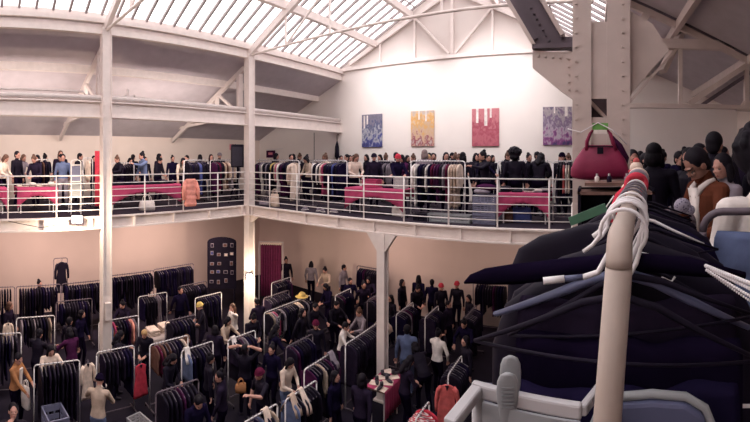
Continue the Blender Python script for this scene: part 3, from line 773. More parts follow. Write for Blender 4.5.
def crate(loc, rz, w, d, h, col, label, group=None, name='plastic_crate'):
    BLOCK.append(('r', loc[0], loc[1], loc[2], rz, w/2, d/2))
    o = empty(name, loc, rz); tag(o, label, 'crate', group); t = .015
    mb = MB(); mb.box((0, 0, t/2), (w, d, t))
    n = 5
    for sx, sy, ln, ax in ((0, -1, w, 0), (0, 1, w, 0), (-1, 0, d, 1), (1, 0, d, 1)):
        cx, cy = sx*(w/2-t/2), sy*(d/2-t/2)
        for i in range(n):
            z = h*(i+.5)/n
            mb.box((cx, cy, z), (w if ax == 0 else t, d if ax == 1 else t, h/n*.62))
        for q in range(4):
            u = -ln/2 + ln*q/3*.98 + .01*ln
            mb.box((cx + (u if ax == 0 else 0), cy + (u if ax == 1 else 0), h/2), (.03 if ax == 0 else t*1.3, .03 if ax == 1 else t*1.3, h))
    mb.build('basket', M[col], o)
    mb = MB()
    for sx, sy, ln, ax in ((0, -1, w, 0), (0, 1, w, 0), (-1, 0, d, 1), (1, 0, d, 1)):
        mb.box((sx*w/2, sy*d/2, h-.012), (w+.03 if ax == 0 else .028, d+.03 if ax == 1 else .028, .024))
    mb.build('rim', M[col], o)
    return o

# ================================================================== GROUND FLOOR
def grack(x, y0, y1, label, cols, where, kinds=('jacket', 'coat', 'shirt', 'dress'), H=1.6, gap=.085, z0=0.0, col='chrome', r=.015, n=None):
    o, info = rack((x, y0), (x, y1), H, col, label, z0, r)
    fill(info, cols, where, kinds, gap=gap, n=n)
    return info
def brack(y, x0, x1, label, cols, where, kinds=('jacket', 'coat', 'shirt', 'dress'), H=1.6, gap=.085, z0=0.0, col='chrome', r=.016, n=None):
    o, info = rack((x0, y), (x1, y), H, col, label, z0, r)
    fill(info, cols, where, kinds, gap=gap, n=n)
    return info
D = DARK
for q_ in ((-10.18, 3.75, 0), (-10.2, 8.8, 0), (-5.08, 8.75, 0), (-10.18, 3.75, GF), (-10.2, 8.8, GF), (.06, 3.75, GF)): BLOCK.append(('c',) + q_ + (.28,))
grack(-11.15, 1.45, 2.55, 'clothes rack with grey and white shirts, beyond the person in the tan jacket', D + ['grey']*8 + ['white']*3, 'the rack beyond the person in the tan jacket', ('shirt', 'jacket'))
grack(-10.2, .55, 1.45, 'pale clothes rack cut by the picture edge behind the tan jacket person', D + ['grey']*3, 'the rack at the picture edge behind the tan jacket')
i3 = grack(-8.56, 1.5, 2.53, 'clothes rack of long black clothes behind the open blue bin', D, 'the rack behind the open blue bin', ('coat', 'dress', 'coat'))
grack(-8.76, 3.0, 3.95, 'clothes rack of dark clothes behind the red dress', D + ['charcoal']*4 + ['grey'], 'the rack behind the red dress', ('jacket', 'shirt', 'coat'))
grack(-10.38, 3.62, 4.82, 'clothes rack at the foot of the nearer tall column with a tan bag on it', D + ['pink', 'peach', 'cream', 'beige', 'pink', 'grey', 'grey'], 'the rack at the foot of the nearer tall column', ('shirt', 'jacket'))
grack(-11.75, 5.45, 6.5, 'clothes rack with a few grey jackets behind the table of folded beige cloth', D + ['grey', 'charcoal'], 'the rack behind the table of folded beige cloth')
grack(-10.77, 7.0, 8.05, 'clothes rack below the dark photo board', D + ['charcoal'], 'the rack below the dark photo board')
grack(-8.62, 4.3, 5.38, 'clothes rack with brown and rust jackets ending in a cream shirt', tuple(['brown', 'burgundy', 'brown', 'black', 'brown', 'charcoal', 'black', 'navy', 'black', 'cream']), 'the rack with brown jackets ending in a cream shirt', ('jacket', 'shirt'))
grack(-8.0, 4.82, 5.72, 'clothes rack of black clothes starting with a white denim shirt', tuple(['denim', 'navy', 'black', 'black', 'navy', 'black', 'black', 'black']), 'the rack starting with a pale denim shirt', ('coat', 'jacket', 'dress'))
grack(-7.82, 6.05, 6.95, 'clothes rack of dark clothes beside the person with hands on head', D, 'the rack beside the person with hands on head')
grack(-8.52, 7.92, 9.98, 'long clothes rack with a cream coat near its far end', tuple(['black', 'beige', 'grey', 'pink', 'black', 'black', 'grey', 'black', 'navy', 'black', 'black', 'charcoal', 'black', 'black', 'cream', 'cream', 'black', 'black', 'grey', 'black', 'navy', 'black']), 'the long rack with a cream coat')
grack(-10.37, 10.0, 11.0, 'clothes rack beside the magenta curtain under the gallery corner', D, 'the rack beside the magenta curtain')
grack(-7.86, 10.46, 11.35, 'clothes rack of black clothes beyond the yellow hat', D, 'the rack beyond the yellow hat')
grack(-5.62, 6.38, 7.36, 'clothes rack with a grey beaded top on its end, by the seated white cardigan', D + ['grey']*3 + ['charcoal']*2, 'the rack with a grey beaded top on its end', ('shirt', 'dress', 'jacket'))
grack(-5.17, 5.34, 6.25, 'clothes rack carrying pale draped scarves in the middle of the hall', D + ['grey', 'charcoal', 'grey', 'white'], 'the rack carrying pale draped scarves')
grack(-5.21, 4.35, 5.17, 'clothes rack at the bottom edge carrying cream and black blouses', D + ['cream', 'grey'], 'the rack at the bottom edge with cream blouses')
grack(-5.6, 7.86, 9.72, 'long clothes rack ending at the middle gallery post', DK + ['grey', 'plum', 'grey'], 'the long rack ending at the middle gallery post', ('shirt', 'jacket', 'coat'))
grack(-5.43, 10.13, 11.25, 'pale clothes rack just behind the middle gallery post', D, 'the rack just behind the middle gallery post', ('coat', 'jacket'))
grack(-4.6, 10.3, 11.3, 'pale clothes rack behind the person in the faded denim jacket', D, 'the rack behind the faded denim jacket', ('coat', 'jacket'))
i20 = grack(-2.94, 7.76, 8.64, 'clothes rack ending in a coral red cardigan', D + ['charcoal'], 'the rack ending in a coral red cardigan', ('jacket', 'shirt'))
i21 = grack(-2.95, 6.2, 6.8, 'short clothes rack holding red striped knitwear at the bottom edge', ['stripe', 'stripe', 'red'], 'the short rack at the bottom edge', ('jacket',))
# rows along the walls
for k, (y0, y1) in enumerate(((.1, 1.7), (1.75, 3.3), (3.35, 4.9), (5.0, 6.9), (6.95, 8.75))):
    w = ('the wall rack furthest from the corner', 'the second wall rack counting towards the corner', 'the wall rack behind the nearer tall column', 'the fourth wall rack towards the corner', 'the wall rack next to the photo board')[k]
    grack(-13.5 - (.0 if k != 4 else .1), y0, y1, 'dark clothes rack, ' + w[4:], DK, w, ('coat', 'jacket', 'dress'), H=1.72 + (.12 if k > 2 else 0), gap=.09, col='steeld')
for k, (x0, x1) in enumerate(((-9.1, -7.7), (-4.2, -2.9), (-2.6, -1.2))):
    w = ('the rear wall rack nearest the corner under the gallery', 'the middle rear wall rack under the gallery', 'the rear wall rack nearest the hanging near coats')[k]
    brack(13.6, x0, x1, 'dark clothes rack, ' + w[4:], DK, w, ('coat', 'jacket'), H=1.7, gap=.09, col='steeld')
for k, (x, y0, y1) in enumerate(((-12.45, 2.9, 4.1), (-12.3, 7.3, 8.5), (-9.6, 8.9, 10.1), (-6.9, 10.9, 12.1), (-2.2, 9.4, 10.6), (-6.95, 3.6, 4.6), (-3.6, 10.9, 12.0), (-9.85, 5.4, 6.4), (-6.75, 7.0, 8.0))):
    w = ('the rack between the wall row and the nearer column', 'the rack in shade below the dark photo board', 'the rack behind the long rack with the cream coat', 'the rack in shade left of the middle post', 'the rack in shade under the rear gallery end',
         'the lone rack at the bottom behind the hand raiser', 'the rack right of the red hats', 'the rack between folded cloth table and brown jackets', 'the rack behind the seated white cardigan')[k]
    grack(x, y0, y1, 'dark clothes rack, ' + w[4:], DK, w, ('jacket', 'coat', 'shirt'), H=1.5, gap=.09, col='steeld')
# singled-out garments
def lone(x, y, z, rz, kind, col, label, k=0, s=1.0):
    """a garment seen from the front: narrow body with its own sleeves and neck opening"""
    BLOCK.append(('c', x, y, 0, .26))
    o = garment((x, y, z), rz, 'dress' if kind != 'trousers' else kind, col, label, None, k, 0, s * (.78 if kind in ('jacket', 'shirt') else .95))
    o.name = 'hanging_' + kind; o['category'] = kind; m = M[col] if col in M else cloth(col)
    if kind != 'dress':
        for q in (-1, 1): MB().tube([(0, q*.15, -.14), (.005, q*.205, -.22), (.012, q*.245, -.42), (.02, q*.25, -.62), (.02, q*.248, -.70)], [.045, .055, .048, .042, .040], 10).build('sleeve', m, o, smooth=True)
    mb = MB(); mb.prism([(-.05, -.088), (.05, -.088), (.0, -.21)], 'x', -.026, .026); mb.build('neck_opening', M['black'], o)
    return o
lone(-2.9, 7.60, 1.56, PI/2+.2, 'jacket', 'coral', 'coral red cardigan facing out on the rack end by the low white rim', 1, 1.15)
lone(-8.5, 2.70, 1.58, .25, 'coat', 'cream', 'long cream coat facing out between two black racks', 0, .72)
lone(-8.45, 3.98, 1.35, .1, 'dress', 'red', 'red dress hanging on a rack end above the white boxes', 1, .8)
lone(-11.0, 1.20, 1.58, .1, 'shirt', 'cream', 'cream shirt facing out on the end of the striped shirt rack', 1, .7)
lone(-8.36, 8.45, 1.55, .3, 'shirt', 'print', 'black and white patterned blouse on the long rack', 2)
# photo board, curtain, tower
r = empty('photo_board', (-12.75, 9.55, 0), math.radians(52)); tag(r, 'dark arched board covered with small photos near the lit corner column', 'board')
mb = MB(); out = [(-.58, .9), (.58, .9), (.58, 2.75)] + [(.58*math.cos(a), 2.75 + .2*math.sin(a)) for a in (PI*i/10 for i in range(1, 10))] + [(-.58, 2.75)]
mb.prism(out, 'y', 0, .05); mb.build('panel', M['black'], r)
for s in (-.5, .5): MB().tube([(s, .03, 0), (s, .03, 1.0)], .03).build('leg', M['black'], r)
for i in range(4):
    for j in range(5):
        if (i*3+j*5) % 7 == 2: continue
        cx, cz = -.40+.27*i + RN.uniform(-.03, .03), 1.2+.36*j + RN.uniform(-.04, .04); w, h = RN.choice(((.15, .12), (.12, .16), (.17, .13)))
        f = MB().box((cx, -.015, cz), (w, .02, h)).build('photo_frame', cloth('grey'), r)
        MB().box((cx, -.028, cz), (w*.7, .006, h*.7)).build('photo', cloth(RN.choice(['charcoal', 'blue', 'brown', 'cream'])), f)
def curtain(loc, rz, w, h, col, label, trim=None, name='curtain'):
    o = empty(name, loc, rz); tag(o, label, 'curtain'); mb = MB(); n = 60; rows = []
    for z in (0, .3, .7, 1.0): rows.append([Vector((-w/2+w*i/n, .035*math.sin(i*.9)*(1-.4*z), z*h)) for i in range(n+1)])
    vs = [v for q in rows for v in q]; k = n+1; mb.add(vs, [(i*k+j, i*k+j+1, (i+1)*k+j+1, (i+1)*k+j) for i in range(3) for j in range(n)])
    c = mb.build('drape', M[col] if col in M else cloth(col), o, smooth=True); md = c.modifiers.new('t', 'SOLIDIFY'); md.thickness = .006
    MB().tube([(-w/2-.08, 0, h+.01), (w/2+.08, 0, h+.01)], .014).build('curtain_rod', M['chrome'], o)
    for s in (-1, 1): MB().tube([(s*(w/2+.06), 0, -loc[2]), (s*(w/2+.06), 0, h+.02)], .016).build('stand', M['chrome'], o)
    if trim:
        mb = MB(); pts = []
        for i in range(11): pts.append((-w/2+w*i/10, h))
        low = [(w/2 - w*i/20, h-.07-.05*abs(math.sin(i*PI/2))) for i in range(21)]
        mb.prism(pts + low, 'y', -.05, -.042); mb.build('lace_trim', cloth(trim), o)
    return o
M['curtainp'] = mat('plum magenta drape', (0.14, .012, .06), .8, bump=.1)
curtain((-11.65, 11.2, .5), math.radians(40), .85, 2.2, 'curtainp', 'plum magenta curtain with white scalloped lace on a rod behind the corner column', 'cream')
lone(-13.75, 3.40, 2.50, .1, 'coat', 'black', 'tall black coat hung above all others before the left ground floor wall', 0)
o, _ = rack((-13.9, 3.15), (-13.9, 3.65), 2.52, 'steeld', 'tall narrow black rack holding one coat at the left ground floor wall')
# tables on the ground floor
c, rz, L, dp, zt = table((-10.55, 5.3), (-10.55, 6.6), .6, 'folding table under piles of beige cloth', 'grey cloth draped over the table with beige piles', 0.0, swag=False, colour='lower')
M['tcl'] = M['lower']
for i, (u, n, cols, lab) in enumerate(((-.45, 4, ['beige', 'cream'], 'beige folded garments at the near end of the ground floor table'), (.0, 5, ['cream', 'beige'], 'cream folded garments in the middle of the ground floor table'), (.42, 2, ['pink', 'red'], 'pink folded garments at the far end of the ground floor table'))):
    pile((c.x, c.y+u, zt), PI/2, (.36, .42), n, cols, lab)
c, rz, L, dp, zt = table((-4.42, 7.7), (-4.42, 8.55), .5, 'folding table of accessories left of the crouching black figure', 'magenta cloth covering the accessories table, white paper on top', 0.0, H=.88, swag=False)
for i in range(6):
    o = MB().box((0, 0, .004), (.26, .20, .006)).build('paper_sheet', cloth('cream')); o.location = (c.x + (-.12 if i % 2 else .12), c.y - .34 + .14*i, zt); o.rotation_euler = (0, 0, .2*i); tag(o, 'white paper sheet spread on the magenta accessories table', 'paper', 'paper sheets on the accessories table')
for i in range(5):
    o = empty('ankle_boot', (c.x + (-.1 if i % 2 else .1), c.y - .33 + .16*i, zt + .012), .6*i); tag(o, 'black shoe on the magenta accessories table', 'shoe', 'shoes on the accessories table')
    MB().ell((0, -.05, .035), (.045, .12, .035)).build('upper', M['shoe'], o, smooth=True); MB().tube([(0, .03, .03), (0, .035, .12)], [.045, .042]).build('shaft', M['shoe'], o, smooth=True)
# small stock and containers
o = crate((-8.05, 1.85, 0), .1, .52, .42, .86, 'crate', 'open blue bin standing before the rack of long black clothes', name='storage_bin')
crate((-8.0, 3.75, 0), .2, .5, .35, .3, 'plasticw', 'white crate on the floor under the red dress')
crate((-2.3, 8.6, 0), .1, .6, .5, .95, 'crate', 'tall grey blue bin in shade right of the coral cardigan', name='storage_bin')
bag((-10.24, 4.08, 1.02), PI/2, .26, .32, .06, 'tan', 'tan paper bag hanging on the rack at the foot of the column')
bag((-8.78, 1.35, .55), .6, .26, .48, .1, 'white', 'white cloth bag held by the person in the tan jacket', name='cloth_bag')
bag((-7.05, 5.82, .75), 1.2, .26, .2, .12, 'tan', 'orange tan handbag at the hip of the person with hands on head')
# yellow straw hat on the long rack far end
o = empty('sun_hat', (-8.55, 9.6, 1.63)); tag(o, 'yellow straw hat sitting on top of the long rack', 'hat')
MB().ell((0, 0, .06), (.12, .13, .11)).build('hat_crown', cloth('yellow'), o, smooth=True); MB().ell((0, 0, .02), (.21, .22, .018)).build('brim', cloth('yellow'), o, smooth=True)
def scarf(pts, w, col, label, name='scarf'):
    """cloth hung over a rail: strip following pts"""
    mb = MB(); k = len(pts); n = 8; rows = []
    for i, p in enumerate(pts):
        p = Vector(p); t = (Vector(pts[min(i+1, k-1)]) - Vector(pts[max(i-1, 0)])).normalized()
        rows.append([p + Vector((0, 1, 0))*((j/n-.5)*w*(1+.15*math.sin(i*1.1))) + Vector((.012*math.sin(j*2.2+i*.4), 0, .008*math.sin(j*3))) for j in range(n+1)])
    vs = [v for r_ in rows for v in r_]; q = n+1
    mb.add(vs, [(i*q+j, i*q+j+1, (i+1)*q+j+1, (i+1)*q+j) for i in range(k-1) for j in range(n)])
    o = mb.build(name, M[col] if col in M else cloth(col), smooth=True); md = o.modifiers.new('t', 'SOLIDIFY'); md.thickness = .008; md.offset = 1
    return tag(o, label, 'scarf')
def over_rail(x, y, z, w, l1, l2, col, label, spread=.08):
    pts = [(x-spread-.05, y, z-l1), (x-spread, y, z-l1*.6), (x-spread*.7, y, z-.15)] + [(x + .03*math.cos(a), y, z+.02+.03*math.sin(a)) for a in (PI*.9, PI*.5, PI*.1)] + [(x+spread*.7, y, z-.15), (x+spread, y, z-l2*.6), (x+spread+.05, y, z-l2)]
    return scarf(pts, w, col, label)
over_rail(-5.17, 5.5, 1.6, .16, .35, .3, 'beige', 'beige scarf draped over the near end of the mid hall rack', .16)
over_rail(-5.17, 5.75, 1.6, .14, .3, .36, 'cream', 'cream scarf draped beside the beige one on the mid hall rack', .2)
over_rail(-5.62, 7.28, 1.6, .20, .3, .3, 'grey', 'grey beaded top slung over the rack beyond the seated white cardigan', .15)
over_rail(-5.21, 4.85, 1.6, .16, .3, .35, 'cream', 'cream blouse slung over the rack at the bottom edge', .15)
over_rail(-5.6, 9.55, 1.62, .4, .3, .35, 'cream', 'cream fur wrap slung over the rack at the middle gallery post', .2)
over_rail(-8.0, 4.95, 1.6, .16, .25, .28, 'white', 'white cloth slung over the near end of the black clothes rack', .1)
over_rail(-7.82, 6.2, 1.6, .16, .3, .2, 'white', 'white shirt slung over the rack by the person with hands on head', .1)

# people on the ground floor
def gp(px, py, phi, pose, top, legs, hair, label, group=None, h=1.72, **k):
    p = at_z(px, py, h); later((p.x, p.y, 0), phi, pose, top, legs, hair, label, group, h, **k)
gp(20, 353, 60, 'hold', 'tan', 'black', 'short-k', 'person in a tan leather jacket holding a white cloth bag', extra='front')
gp(49, 343, 20, 'browse', 'cream', 'black', 'bob-k', 'dark haired person in a cream blouse reaching over a clothes rail')
gp(13, 404, 0, 'lookup', 'black', 'black', 'short-k', 'bearded person in black looking up with one hand raised', h=1.75)
gp(98, 378, 165, 'browse', 'beige', 'denim', 'beanie-black', 'person seen from behind in a beige coat and black cap', h=1.68)
gp(200, 299, -80, 'hold', 'black', 'charcoal', 'beanie-yellow', 'person in black with a mustard knit cap below the photo board', h=1.7, sleeve=False)
gp(234, 304, -60, 'facetouch', 'white', 'black', 'long-b', 'long haired person in white with a hand at the face near the lit column', h=1.66)
gp(224, 316, 60, 'browse', 'beige', 'black', 'bob-k', 'person in a beige top leaning over a rail before the lit column', h=1.66)
gp(240, 345, 170, 'headtouch', 'black', 'black', 'short-k', 'person in a black sleeveless top with both hands on the head', h=1.68, sleeve=False)
gp(249, 309, 30, 'lookdown', 'black', 'black', 'bun-k', 'dark haired person in black at the foot of the lit column', h=1.66)
gp(297, 346, 50, 'lookdown', 'cream', 'denim', 'bob-k', 'dark haired person in a cream cardigan looking down at a rack', h=1.64)
gp(265, 368, -50, 'reach', 'black', 'black', 'beanie-burgundy', 'person in a black sleeveless top and wine cap reaching out', h=1.64, sleeve=False)
gp(407, 326, 170, 'stand', 'denim', 'denim', 'short-k', 'person seen from behind in a faded denim jacket right of the middle post', h=1.76, wide=1.1)
gp(437, 331, 150, 'reach', 'white', 'black', 'bun-k', 'person seen from behind in a white top with raised arm', h=1.66)
gp(427, 345, -150, 'bend', 'black', 'black', 'bob-k', 'figure in black bending beside the magenta accessories table', h=1.6, wide=1.15)
gp(466, 337, -60, 'stand', 'black', 'black', 'bob-k', 'pale faced person in black behind the coral cardigan')
gp(341, 322, 80, 'browse', 'white', 'plum', 'short-k', 'person in a white shirt and plum trousers bending to a rack', h=1.62)
gp(363, 308, -60, 'browse', 'grey', 'black', 'bun-b', 'person in grey with tied brown hair left of the middle post', h=1.66)
gp(327, 325, 0, 'stand', 'black', 'black', 'beanie-burgundy', 'person in black with a wine cap in the middle of the hall', h=1.68)
gp(308, 302, 40, 'browse', 'black', 'grey', 'short-k', 'person in black and grey trousers beside the long rack')
gp(286, 258, 10, 'stand', 'black', 'black', 'bun-k', 'tall person in black beside the magenta curtain', h=1.75)
gp(311, 262, 170, 'relax', 'grey', 'black', 'bob-k', 'person with a black bob and grey top near the rear wall', h=1.7)
gp(327, 267, -40, 'browse', 'beige', 'black', 'bun-k', 'person in a beige top in the group at the rear wall', h=1.68)
gp(338, 265, 60, 'relax', 'grey', 'black', 'short-k', 'person in grey in the group at the rear wall')
gp(402, 280, 60, 'stand', 'black', 'black', 'bob-k', 'dark figure at the rear wall just right of the middle post')
gp(432, 280, 170, 'stand', 'navy', 'black', 'short-k', 'person in navy seen from behind at the rear wall')
gp(441, 284, 30, 'stand', 'black', 'black', 'beanie-red', 'person in black with a red cap between navy person and second red cap')
gp(457, 282, -20, 'stand', 'black', 'black', 'beanie-red', 'person in black with a red cap nearest the hanging near coats')
gp(44, 284, 40, 'stand', 'black', 'black', 'bun-k', 'dark figure with a bun among the left wall racks', h=1.7)
gp(8, 302, 60, 'relax', 'charcoal', 'black', 'bob-b', 'figure in dark grey at the left picture edge before the wall racks')
gp(72, 330, -150, 'browse', 'plum', 'black', 'bob-k', 'person in dark plum behind the long black clothes rack', h=1.66)
gp(29, 345, 150, 'browse', 'black', 'black', 'short-k', 'person in black between the tan jacket and the cream blouse')
gp(176, 315, 30, 'bend', 'charcoal', 'black', 'bob-b', 'person in dark grey bending over the pink folded garments', h=1.66)
gp(146, 309, -20, 'lookdown', 'black', 'black', 'short-y', 'blond person in black behind the table of beige piles', h=1.6)
DKG = 'dark clothed person standing in the shaded crowd on the ground floor'
for i, (px, py, phi) in enumerate(((60, 322, 150), (80, 318, 60), (130, 300, -40), (158, 352, 60), (170, 290, 30), (215, 318, 170), (208, 345, 100), (262, 330, 120), (275, 315, -150), (285, 330, 60), (272, 350, -30), (312, 345, 160), (318, 300, 40),
        (345, 300, -60), (368, 288, 20), (375, 292, -50), (350, 278, 10), (360, 276, -20), (416, 284, 30), (423, 282, 160), (448, 305, 60), (470, 302, -60), (476, 318, -30), (395, 335, 120), (440, 360, -60), (325, 372, 60), (232, 372, -100), (120, 345, 100), (190, 380, 30), (345, 365, 150))):
    gp(px, py, phi, ('stand', 'relax', 'browse', 'lookdown', 'walk')[i % 5], ('black', 'navy', 'charcoal')[i % 3], 'black', ('short-k', 'bob-k', 'bun-k', 'long-k')[i % 4], DKG, 'shaded crowd on the ground floor', h=1.62 + .03*(i % 5))

# ================================================================== LEFT GALLERY
def lp(px, x, phi, pose, top, legs, hair, label, group=None, h=1.72, **k):
    s, c = ray(px); d = x/s; later((x, d*c, GF), phi, pose, top, legs, hair, label, group, h, **k)
def rp(px, y, phi, pose, top, legs, hair, label, group=None, h=1.72, z=GF, **k):
    s, c = ray(px); d = y/c
    if k.get('fine'): BLOCK.append(('c', d*s, y, z, .25)); return person((d*s, y, z), phi, pose, top, legs, hair, label, group, h, **k)
    later((d*s, y, z), phi, pose, top, legs, hair, label, group, h, **k)
def yx(px, x): s, c = ray(px); return x/s*c
def xy(px, y): s, c = ray(px); return y/c*s
xt = -11.35
for a, b, n in ((-22, 7, 'first'), (17, 58, 'second'), (110, 181, 'third')):
    w = {'first': 'at the edge of the picture', 'second': 'before the shoppers left of the column', 'third': 'right of the nearer column'}[n]
    c, rz, L, dp, zt = table((xt, max(.2, yx(a, xt))), (xt, yx(b, xt)), .7, 'side gallery folding table ' + w, 'pink swagged tablecloth on the side gallery table ' + w, GF)
    if n == 'second':
        for i in range(6): pile((c.x, c.y - .48 + .19*i, zt), PI/2, (.16, .3), 1 + i % 3, ['cream', 'grey', 'white', 'pink'], 'folded garment on the second side gallery table', 'folded garments on the second side gallery table')
    if n == 'third':
        for i in range(9): pile((c.x + .05, c.y - 1.1 + .26*i, zt), PI/2, (.22, .4), 2 + i % 2, ['black', 'navy', 'charcoal'], 'dark folded garment on the third side gallery table', 'dark folded garments on the third side gallery table')
bag((-11.0, yx(147, -11.0), GF), PI/2, .5, .28, .3, 'white', 'white printed bag under the third side gallery table', name='cloth_bag')
lp(63, -12.42, 0, 'stand', 'denim', 'grey', 'short-k', 'person in a denim jacket facing out beside the white frame', h=1.7)
lp(2, -12.5, 60, 'lookdown', 'cream', 'black', 'bob-b', 'person in cream cut off by the picture edge on the side gallery')
lp(9, -12.35, 50, 'stand', 'black', 'black', 'short-k', 'tall person in black at the side gallery table nearest the picture edge', h=1.8)
lp(21, -12.6, 40, 'browse', 'grey', 'black', 'bob-b', 'person in a patterned grey top behind the second pink table')
lp(28, -12.9, -30, 'lookdown', 'charcoal', 'black', 'bun-b', 'person in dark grey beside the patterned grey top', h=1.68)
lp(53, -12.9, -50, 'browse', 'black', 'black', 'short-k', 'person in black between rack and the tall brown haired person')
lp(60.5, -13.2, 10, 'stand', 'charcoal', 'black', 'bob-b', 'tall brown haired person behind the denim jacket person', h=1.84)
lp(118, -12.7, -60, 'browse', 'black', 'black', 'bun-b', 'person in black just right of the nearer column', h=1.66)
lp(128, -12.9, 40, 'browse', 'charcoal', 'black', 'bob-k', 'person in dark grey low behind the third pink table', h=1.6)
lp(149, -12.4, -60, 'reach', 'denim', 'black', 'bun-k', 'person with a topknot in a blue denim shirt on the side gallery', h=1.78)
lp(157, -13.1, 60, 'lookdown', 'black', 'black', 'short-k', 'person in black beside the topknot person', h=1.62)
lp(172, -12.55, 0, 'bend', 'cream', 'black', 'long-k', 'long haired person in cream leaning on the third pink table with both arms', h=1.75)
lp(137, -13.2, 30, 'stand', 'black', 'black', 'bob-k', 'dark figure behind the third pink table left of the topknot person', h=1.62)
grack(-13.2, yx(36, -13.2), yx(52, -13.2), 'clothes rack behind the second pink table on the side gallery', ['black', 'navy', 'grey', 'charcoal', 'brown'], 'the side gallery rack behind the second pink table', ('jacket', 'coat'), 1.55, z0=GF, gap=.075)
grack(-12.2, yx(83, -12.2), yx(92.6, -12.2), 'short clothes rack of grey coats between white frame and red banner', ['grey', 'charcoal', 'grey', 'cream', 'charcoal'], 'the short rack between white frame and red banner', ('coat', 'jacket'), 1.6, z0=GF, gap=.08)
grack(-13.3, yx(112, -13.3), yx(134, -13.3), 'low clothes rack of dark clothes right of the nearer column, upstairs', D, 'the low rack right of the nearer column upstairs', ('coat', 'jacket'), 1.42, z0=GF)
y0, y1 = yx(184, -11.9), yx(208, -11.9); y2 = yx(239, -11.9)
SIDEC = tuple(['black', 'black', 'navy', 'black', 'charcoal', 'black', 'black', 'blue', 'blue', 'black', 'black', 'navy', 'black', 'black'])
grack(-11.9, y0, y1, 'clothes rack with bright blue garments above the peach coat', SIDEC, 'the side gallery rack with blue garments', ('jacket', 'coat', 'dress'), 1.52, z0=GF, n=14)
grack(-11.9, y1+.1, y2, 'clothes rack with beige coats beside the black loudspeaker', tuple(['plum', 'black', 'burgundy', 'black', 'black', 'beige', 'brown', 'beige', 'cream', 'grey', 'beige', 'white', 'black', 'grey']), 'the side gallery rack beside the loudspeaker', ('jacket', 'coat'), 1.52, z0=GF, n=14)
lp(211, -12.9, 20, 'stand', 'black', 'black', 'bob-k', 'dark head showing above the rack with blue garments')
lp(219.5, -13.7, 20, 'stand', 'black', 'black', 'beanie-grey', 'person in a grey cap showing above the rack beside the loudspeaker', h=1.8)
SG = 'dark clothed shopper behind the side gallery tables'
for i, (px, x) in enumerate(((14, -13.6), (34, -13.9), (45, -13.4), (69, -13.8), (89, -13.9), (122, -13.9), (133, -13.9), (142, -13.8), (163, -13.9), (188, -13.2), (200, -13.3), (229, -13.2))):
    lp(px, x, (20, -60, 150, 60)[i % 4], ('stand', 'relax')[i % 2], ('black', 'charcoal', 'navy')[i % 3], 'black', ('short-k', 'bob-k', 'bun-k')[i % 3], SG, 'shoppers behind the side gallery tables', h=1.66 + .03*(i % 4))
# red banner, white framed board
r = empty('banner_stand', (-12.0, yx(97.5, -12.0), GF), PI/2); tag(r, 'tall narrow red banner standing just left of the nearer column', 'banner')
MB().box((0, 0, .95), (.17, .02, 1.75)).build('banner', cloth('red'), r); MB().box((0, 0, .03), (.2, .2, .06)).build('base_plate', M['black'], r); MB().tube([(0, .03, .03), (0, .03, 1.85)], .012).build('pole', M['chrome'], r)
r = empty('display_board', (-10.95, yx(76, -10.95), GF), math.radians(82)); tag(r, 'white framed grey display board standing behind the railing at the glaring lamp', 'board')
mb = MB()
for s in (-1, 1): mb.bar((s*.14, 0, 0), (s*.14, 0, 1.48), .03)
for z in (.5, .93, 1.40): mb.bar((-.14, 0, z), (.14, 0, z), .03)
mb.tube([(.14*math.cos(a), 0, 1.48+.07*math.sin(a)) for a in (PI*i/8 for i in range(9))], .015); mb.build('frame', M['rail'], r)
MB().box((0, 0, 1.16), (.26, .012, .42)).build('panel', M['crate'], r); MB().box((0, 0, .71), (.26, .012, .4)).build('panel', M['plasticg'], r)
for s in (-1, 1): MB().bar((s*.14, .02, .95), (s*.17, .40, 0), .025).build('leg', M['rail'], r)
# padded peach coat over the railing
o = empty('hanging_padded_coat', (-10.06, yx(190.5, -10.06), GF+.06)); tag(o, 'peach padded coat hanging over the side gallery railing', 'coat')
mb = MB(); rings = []
for i in range(15):
    z = .92 - i*.058; w = .20 + .016*math.sin(i*2.1); d = .07 + .018*math.sin(i*2.1)
    if i == 0: w = .15; d = .04
    rings.append([Vector((d*math.copysign(abs(math.sin(a))**.7, math.sin(a)), w*math.cos(a), z)) for a in (2*PI*j/22 for j in range(22))])
mb.loft(rings); mb.build('coat_body', cloth('peach'), o, smooth=True)
for s in (-1, 1): MB().tube([(0, s*.19, .84), (.02, s*.25, .6), (.03, s*.25, .3)], [.05, .06, .05], 10).build('sleeve', cloth('peach'), o, smooth=True)
# loudspeaker on its stand
r = empty('speaker_stand', (-11.0, 8.93, GF)); tag(r, 'black tripod stand under the loudspeaker at the gallery corner', 'speaker stand')
MB().tube([(0, 0, .25), (0, 0, 1.27)], .03).build('pole', M['black'], r)
for i in range(3):
    a = 2*PI*i/3 + .4; MB().tube([(0, 0, .62), (.38*math.cos(a), .38*math.sin(a), .02)], .016).build('leg', M['black'], r)
r = empty('loudspeaker', (-11.0, 8.93, GF+1.275), math.radians(50)); tag(r, 'black loudspeaker on a tripod stand beside the corner column', 'loudspeaker')
MB().prism([(-.19, -.21), (.19, -.21), (.24, .1), (.17, .23), (-.17, .23), (-.24, .1)], 'z', 0, .80).build('cabinet', M['black'], r, bevel=.015)
MB().box((0, -.215, .38), (.36, .014, .66)).build('grille', mat('speaker grille', (.03, .025, .045), .8, kind='spot', scale=90, col2=(.01, .01, .015)), r)
MB().tube([(-.07, -.1, .81), (-.07, .1, .81)], .012).build('handle', M['black'], r)

